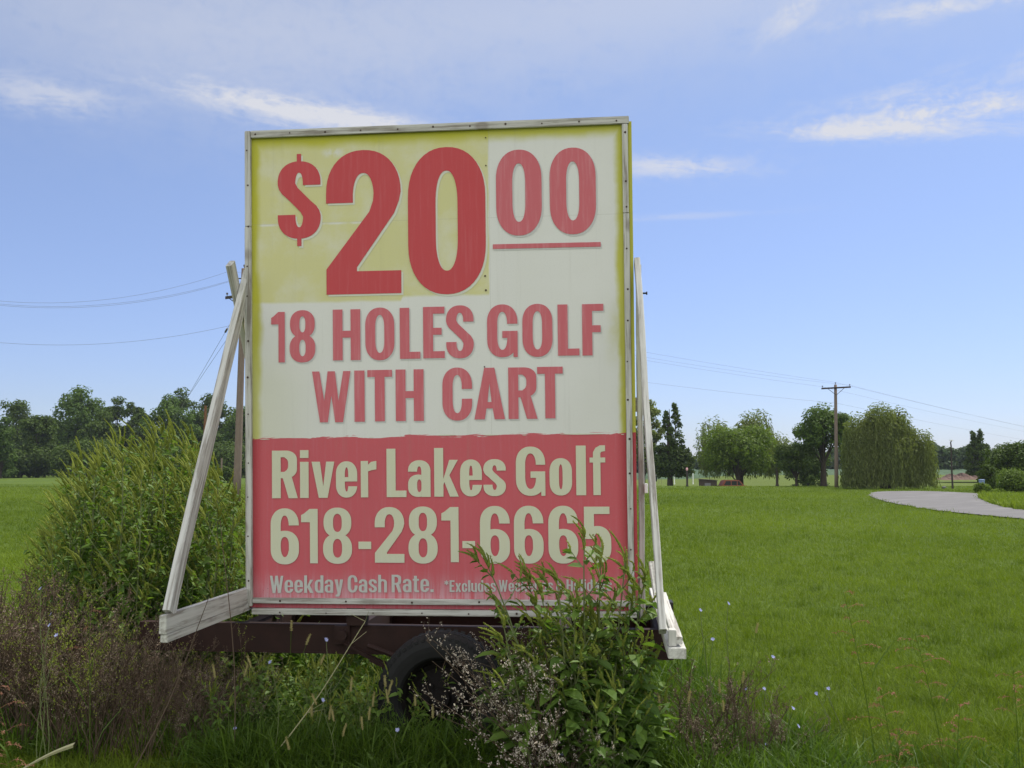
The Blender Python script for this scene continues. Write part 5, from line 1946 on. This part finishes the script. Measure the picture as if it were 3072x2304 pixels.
for px, yt, d in ((2060, 1960, 5.9), (2150, 1940, 6.0), (2215, 2000, 5.8), (2110, 2050, 5.6), (2275, 2030, 5.9), (2340, 2060, 5.9)):
    top = at(px, yt, d)
    s = top[2] / .6
    if i < 2:
        dq[i].location = (float(top[0]), float(top[1]), 0)
        dq[i].scale = (s, s, s)
    else:
        dup(dq[i % 2], (top[0], top[1], 0), rng.uniform(0, 6.28), (s, s, s))
    i += 1

# thin dead stalks against the left prop and the sign
for px0, py0, px1, py1, d, lab in ((690, 2080, 672, 1560, 5.75, 'thin dead stalk crossing the left base beam'), (470, 2150, 640, 1790, 5.6, 'slanting dead stalk below the left base beam'), (985, 2030, 1108, 1864, 5.7, 'pale slanting stalk in front of the trailer rail')):
    a, b = at(px0, py0, d), at(px1, py1, d)
    a = b + (a - b) * (b[2] / (b[2] - a[2]))
    e = empty('dead_stalk', a, 0, lab, 'stalk')
    g = Geo()
    t = np.linspace(0, 1, 8)[:, None]
    p = (b - a) * t + np.array([.03, 0, 0]) * np.sin(t * 4)
    g.tube(p, np.linspace(.004, .002, 8), 5, .8)
    for j in range(5):
        q = p[rng.integers(3, 8)]
        d_ = sph(1)[0] * .1 + np.array([0, 0, .05])
        g.tube([q, q + d_ * .6, q + d_], [.0018, .0014, .001], 3, .6)
    g.build('stem', MAT['dry_stem'] if 'pale' not in lab else MAT['straw'], e)

# chicory: blue flowers on thin stems
CH = [(136, 1766, 5.9), (157, 1842, 5.9), (138, 1876, 5.8), (153, 1906, 5.8), (972, 1919, 5.7), (819, 1987, 5.7), (985, 2101, 5.6), (1200, 2190, 5.6), (1620, 2240, 5.45), (1736, 2243, 5.4), (1673, 2263, 5.4), (1605, 2290, 5.5),
      (2115, 1830, 6.2), (2196, 1810, 6.4), (2136, 1918, 6.0), (2306, 1971, 6.3), (2225, 2066, 6.0), (2293, 2066, 6.1), (2462, 2081, 6.3), (2498, 2066, 6.4), (2397, 2178, 6.0), (2368, 2125, 6.1), (2285, 2233, 5.9), (700, 2185, 5.8), (1920, 2235, 5.7)]
WHERE = {0: 'highest of the blue chicory flowers in the dry weeds at the left', 12: 'pale blue chicory flower just right of the right prop foot', 13: 'tall blue chicory flower standing over the lawn right of the prop foot', 7: 'blue chicory flower in the grass below the tyre', 4: 'blue chicory flower in front of the trailer rail'}
for i, (px, py, d) in enumerate(CH):
    p = at(px, py, d)
    p[2] = max(p[2], .1)
    lab = WHERE.get(i, 'small blue chicory flower on a thin stem among the dry weeds at the left' if px < 400 else 'small blue chicory flower low in the grass in front of the trailer' if px < 2000 else 'small blue chicory flower in the grass right of the sign')
    grp = None if i in WHERE else ('chicory at the left' if px < 400 else 'chicory before the trailer' if px < 2000 else 'chicory on the lawn side')
    e = empty('chicory', (p[0] + rng.uniform(-.05, .05), p[1], 0), 0, lab, 'flower', grp)
    o0 = np.array(e.location)
    tip = p - o0
    g = Geo()
    t = np.linspace(0, 1, 6)[:, None]
    st_ = tip * t + np.array([.03, 0, 0]) * np.sin(t * 5 + i)
    g.tube(st_, np.linspace(.0035, .0016, 6), 5, .4)
    for j in range(3):
        q = st_[rng.integers(2, 5)]
        g.tube([q, q + [rng.normal(0, .05), rng.normal(0, .03), .07]], [.0018, .001], 3, .4)
    g.build('stem', MAT['weed_stem'], e)
    g = Geo()
    n = 14
    c = st_[-1]
    fd = norm(np.array([rng.normal(0, .5), -.7, .7]))
    a1 = norm(np.cross(fd, [0, 0, 1.0]))
    a2 = np.cross(fd, a1)
    th = np.arange(n) * 2 * np.pi / n
    D = np.cos(th)[:, None] * a1 + np.sin(th)[:, None] * a2 + fd * .25
    leaves(g, np.repeat(c[None], n, 0), D, np.repeat(fd[None], n, 0), .0145 * rng.uniform(.6, 1.15, n), .007, rng.uniform(0, 1, n))
    g.build('flower_head', MAT['petal'], e)

# foxtails
FX = [(869, 1893, 5.7), (808, 2003, 5.6), (905, 1995, 5.7), (845, 1935, 5.7), (1162, 2060, 5.55), (1130, 2085, 5.5), (1186, 2110, 5.5), (1253, 2118, 5.5), (1300, 2155, 5.45), (1105, 2120, 5.6), (1097, 2160, 5.6), (997, 2115, 5.6), (937, 2150, 5.55), (1022, 2165, 5.55), (975, 2160, 5.6),
      (1043, 2075, 5.6), (1097, 2190, 5.5), (1010, 2210, 5.5), (690, 2030, 5.7), (670, 2035, 5.6), (885, 2250, 5.4), (2205, 2050, 5.8), (2160, 2080, 5.7), (1985, 2130, 5.5), (2170, 2135, 5.5), (2230, 1900, 6.1), (2040, 2110, 5.5)]
LX = 'foxtail grass with a nodding straw coloured head in front of the trailer'
LX2 = 'foxtail grass with a straw coloured head in the dry patch right of the sign'
fx = []


def foxtail(loc, h, lab, grp):
    e = empty('foxtail_grass', loc, 0, lab, 'grass stalk', grp)
    g = Geo()
    lean = rng.normal(0, .12)
    t = np.linspace(0, 1, 7)[:, None]
    p = np.array([0, 0, 1.0]) * h * t + np.array([lean, 0, 0]) * h * t ** 2
    g.tube(p, .0013, 4, .5)
    P0 = np.array([[0, 0, h * .3], [0, 0, h * .5]])
    leaves(g, P0, np.array([[.6, .2, .8], [-.6, -.1, .8]]), np.array([[0, 0, 1.], [0, 0, 1.]]), h * .4, .008, .4)
    g.build('stem', MAT['rank'], e)
    g = Geo()
    L = rng.uniform(.055, .085)
    d = norm(np.array([lean * 1.6, 0, 1.0]))
    n = 150
    q = rng.uniform(0, 1, n)[:, None]
    r = .0055 * np.sin(np.pi * np.clip(q * .92 + .06, 0, 1)) ** .5
    bend = np.array([lean * .5, 0, -.06]) * L
    P = p[-1] + d * L * q + bend * q ** 2
    leaves(g, P, norm(sph(n)) * .9 + d * .8, sph(n), .012, .0022, rng.uniform(0, 1, n))
    k = np.linspace(0, 1, 7)[:, None]
    g.tube(p[-1] + d * L * k + bend * k ** 2, .0052 * np.sin(np.pi * np.clip(k[:, 0] * .9 + .08, 0, 1)) ** .5, 6, .6)
    g.build('seed_head', MAT['foxtail'], e)
    return e


for (px, py, d) in FX:
    p = at(px, py, d)
    h = max(.15, p[2])
    foxtail((p[0], p[1], 0), h, LX if px < 1700 else LX2, 'foxtails before the trailer' if px < 1700 else 'foxtails right of the sign')


def panicle_grass(loc, h, lean, lab, heads=9, droop=1.0):
    e = empty('panicle_grass', loc, 0, lab, 'tall grass')
    g = Geo()
    t = np.linspace(0, 1, 10)[:, None]
    p = np.array([0, 0, h]) * t + np.array([lean, 0, 0]) * h * t ** 1.7
    g.tube(p, np.linspace(.0032, .0012, 10), 5, .5)
    n = 3
    P0 = p[[2, 4, 5]]
    leaves(g, P0, np.array([[.5, .1, .9], [-.5, -.2, .9], [.3, -.3, .9]]), np.array([[0, -.3, 1.]] * 3), h * .33, .012, .5)
    g.build('stem', MAT['rank'], e)
    g = Geo()
    for j in range(heads):
        f = .68 + .32 * (j + rng.uniform(0, .8)) / heads
        b = np.array([np.interp(f, t[:, 0], p[:, c]) for c in range(3)])
        a = rng.uniform(0, 6.28)
        L = rng.uniform(.06, .15) * (1.5 - f)
        L = L * 1.6
        k = np.linspace(0, 1, 5)[:, None]
        q = b + np.array([math.cos(a), math.sin(a) * .6, .55]) * L * k + np.array([-.1, 0, -.5]) * L * droop * k ** 2
        g.tube(q, .0009, 3, .3, cap=False)
        m_ = 16
        s = rng.uniform(.3, 1, m_)
        PP = np.stack([np.interp(s, k[:, 0], q[:, c]) for c in range(3)], -1) + sph(m_) * .005
        leaves(g, PP, sph(m_) + np.array([math.cos(a), math.sin(a), -.4]), sph(m_), .011, .0045, rng.uniform(0, 1, m_))
    g.build('seed_heads', MAT['panicle'], e)  # the reddish spikelets of the panicle


for (bx, tx, ty, d, lab) in ((2640, 2530, 1775, 4.9, 'tallest reddish panicle grass stalk over the lawn at the right'), (2850, 2745, 1900, 4.8, 'second reddish panicle grass stalk further right on the lawn'), (2700, 2640, 2060, 4.7, 'short panicle grass between the two tall stalks'),
                             (2860, 2880, 2110, 4.7, 'short panicle grass leaning right near the right bottom corner'), (2680, 2700, 2200, 4.6, 'lowest panicle grass at the bottom right'), (3060, 3040, 2010, 5.2, 'panicle grass at the very right edge'),
                             (70, -20, 2060, 4.9, 'reddish panicle grass nodding at the left edge'), (60, 5, 2200, 4.7, 'lower reddish panicle grass in the bottom left corner'), (270, 265, 1790, 5.3, 'tall thin green grass stalk before the dry weeds at the left')):
    top = at(tx, ty, d)
    b = at(bx, 2304, d)
    h = top[2]
    panicle_grass((b[0] - (2304 - 2304), b[1], 0), h * 1.0, (top[0] - b[0]) / h, lab, 10 if 'thin green' not in lab else 3)

# a broad bleached blade lying across the grass at the bottom left
a, b = at(60, 2312, 5.35), at(222, 2236, 5.25)
g = Geo()
k = np.linspace(0, 1, 8)[:, None]
c = a + (b - a) * k + np.array([0, 0, .012]) * np.sin(k * 3)
wv = np.array([.004, 0, .011])
w_ = np.linspace(.6, 1.25, 8)[:, None]
fold = np.array([0, -.006, .002])
v = np.stack([c - wv * w_, c + fold * w_, c + wv * w_], 1).reshape(-1, 3)
f = [(3 * i + j, 3 * i + j + 1, 3 * i + 4 + j, 3 * i + 3 + j) for i in range(7) for j in range(2)]
g.add(v, [np.array(f)], .9)
tag(g.build('straw_blade', MAT['straw']), 'broad bleached grass blade slanting across the bottom left corner', 'grass blade')

# dock and plantain: low rosettes of broad leaves
LK = 'low broad leaved dock in the grass in front of the trailer'


def dock(loc, s, lab, grp):
    e = empty('dock_plant', loc, rng.uniform(0, 6.28), lab, 'plant', grp)
    g = Geo()
    n = 11
    a = np.arange(n) * 2.4
    up = rng.uniform(.5, 2.0, n)
    D = np.stack([np.cos(a), np.sin(a), up], -1)
    P = np.zeros((n, 3))
    Nn = np.stack([-np.cos(a) * up, -np.sin(a) * up, np.ones(n)], -1)
    leaves(g, P, D, Nn, s * rng.uniform(.65, 1.2, n), s * .24, rng.uniform(0, 1, n), LEAF)
    g.build('foliage', MAT['weed_leaf'], e)
    return e


dk = dock((0, 0, 0), .21, LK, 'docks in front of the trailer')
for i, (px, d, s) in enumerate(((860, 5.75, 1.1), (1000, 5.65, 1.1), (1150, 5.5, 1.15), (1230, 5.55, 1.0), (1330, 5.45, 1.0), (1420, 5.4, .9), (780, 5.7, 1.0), (1100, 5.35, .7), (1950, 5.35, .8), (640, 5.6, .8))):
    p = at(px, 2200, d)
    if i == 0:
        dk.location = (float(p[0]), float(p[1]), 0)
    else:
        dup(dk, (p[0], p[1], 0), rng.uniform(0, 6.28), (s, s, s))

# ------------------------------------------------------------------ grass
# mown lawn: blades thin out with distance as they would blur together
n = 620000
d = 4.7 * (98 / 4.7) ** rng.uniform(0, 1, n)
x = rng.uniform(-.60, .60, n) * d
keep = np.ones(n, bool)
P = np.stack([x, d, ground_z(x, d)], -1)
keep &= ~inside(ROAD_LOOP, P + np.stack([rng.normal(0, .16, n), rng.normal(0, .16, n), np.zeros(n)], -1))
# the shade under the trailer and thicket has rank growth of its own
P = P[keep]
dn = P[:, 1]
n = len(P)
big = np.sin(P[:, 0] * 1.7 + 2 * np.sin(P[:, 1] * .9)) * np.cos(P[:, 1] * 1.3 + P[:, 0] * .6)
tuft = np.sin(P[:, 0] * 5.1 + 1.7 * np.sin(P[:, 1] * 2.3)) * np.sin(P[:, 1] * 3.7 + 1.9 * np.sin(P[:, 0] * 1.9)) - .72
H = rng.uniform(.045, .115, n) * (1 + .35 * big + .7 * (tuft > 0)) * np.maximum(1, dn / 22) ** .35 * np.clip((100 - dn) / 30, .35, 1)
H = H * np.where(dn < 7, 1.25, 1.0)
wd = .0036 * np.maximum(1, dn / 6) ** 0.85 * rng.uniform(.7, 1.3, n)
lean = rng.normal(0, .55, (n, 2)) + np.array([-.12, 0])
big2 = np.sin(P[:, 0] * .42 + 1.3 * np.sin(P[:, 1] * .21 + 1)) * np.cos(P[:, 1] * .33 + .5 * np.sin(P[:, 0] * .5)) + .6 * np.sin(P[:, 0] * .13 + P[:, 1] * .19)
tint = np.clip(.52 + (rng.beta(2, 2.2, n) - .5) * np.clip(11 / dn, .35, 1) + .16 * big * np.clip(14 / dn, .4, 1) + .17 * big2 - .22 * (tuft > 0), 0, 1)
g = Geo()
blades(g, P, H, lean, wd, tint)
tag(g.build('lawn_grass', MAT['grass']), 'short green lawn grass over the whole field', 'grass', kind='stuff')
# rank, uncut grass round the trailer
def patch(n, x0, x1, y0, y1, h0, h1, w0, mean=(-.1, -.05)):
    P = np.stack([rng.uniform(x0, x1, n), rng.uniform(y0, y1, n), np.zeros(n)], -1)
    c = rng.uniform(0, 1, (n // 14, 2)) * [x1 - x0, y1 - y0] + [x0, y0]
    j = rng.integers(0, len(c), n)
    mixp = rng.uniform(0, 1, n) < .7
    P[mixp, :2] = c[j[mixp]] + rng.normal(0, .035, (mixp.sum(), 2))
    return P, rng.uniform(h0, h1, n), rng.normal(0, .5, (n, 2)) + mean, w0 * rng.uniform(.6, 1.5, n)


g = Geo()
for (n, x0, x1, y0, y1, h0, h1, w0) in ((6500, -1.9, 1.3, 5.55, 6.6, .12, .34, .008), (3500, -3.4, -1.7, 6.0, 6.7, .10, .30, .008), (5000, -1.5, 1.6, 5.2, 5.75, .10, .26, .008), (3800, -1.7, .75, 5.62, 5.98, .20, .42, .009), (5000, -3.5, 1.6, 6.6, 9.0, .15, .45, .009), (2600, .9, 1.9, 5.2, 6.5, .12, .32, .008), (1800, 1.2, 3.6, 5.0, 6.2, .08, .20, .007)):
    P, H, ln, wd = patch(n, x0, x1, y0, y1, h0, h1, w0)
    blades(g, P, H, ln, wd, rng.uniform(0, 1, n))
tag(g.build('rank_grass', MAT['rank']), 'uncut rank grass round the trailer and under the sign', 'grass', kind='stuff')
# rough grass on the island inside the road bend
g = Geo()
n = 9000
px = rng.uniform(2930, 3200, n)
py = rng.uniform(1488, 1540, n)
P = np.array([on_ground(a, b) for a, b in zip(px, py)])
P = P[~inside(ROAD_LOOP, P)]
P = P[inside(np.vstack([inner, [[60, 72], [60, 30]]]), P)]
n = len(P)
if n:
    P[:, 2] = ground_z(P[:, 0], P[:, 1])
    blades(g, P, rng.uniform(.15, .5, n), rng.normal(0, .4, (n, 2)), .05, rng.uniform(.4, 1, n))
    tag(g.build('verge_grass', MAT['grass']), 'rough yellowish grass inside the road bend', 'grass', kind='stuff')

# ------------------------------------------------------------------ the summer air
m = bpy.data.materials.new('summer haze')
m.use_nodes = True
N = Nodes(m.node_tree)
v = N.new('ShaderNodeVolumePrincipled')
v.inputs['Color'].default_value = (0.80, 0.88, 1.0, 1)
v.inputs['Density'].default_value = 0.00015
v.inputs['Anisotropy'].default_value = 0.2
o = N.new('ShaderNodeOutputMaterial')
N.nt.links.new(v.outputs[0], o.inputs['Volume'])
g = Geo()
g.box(-1600, 1600, -80, 3100, -3.5, 26)
tag(g.build('haze', m), kind='stuff')
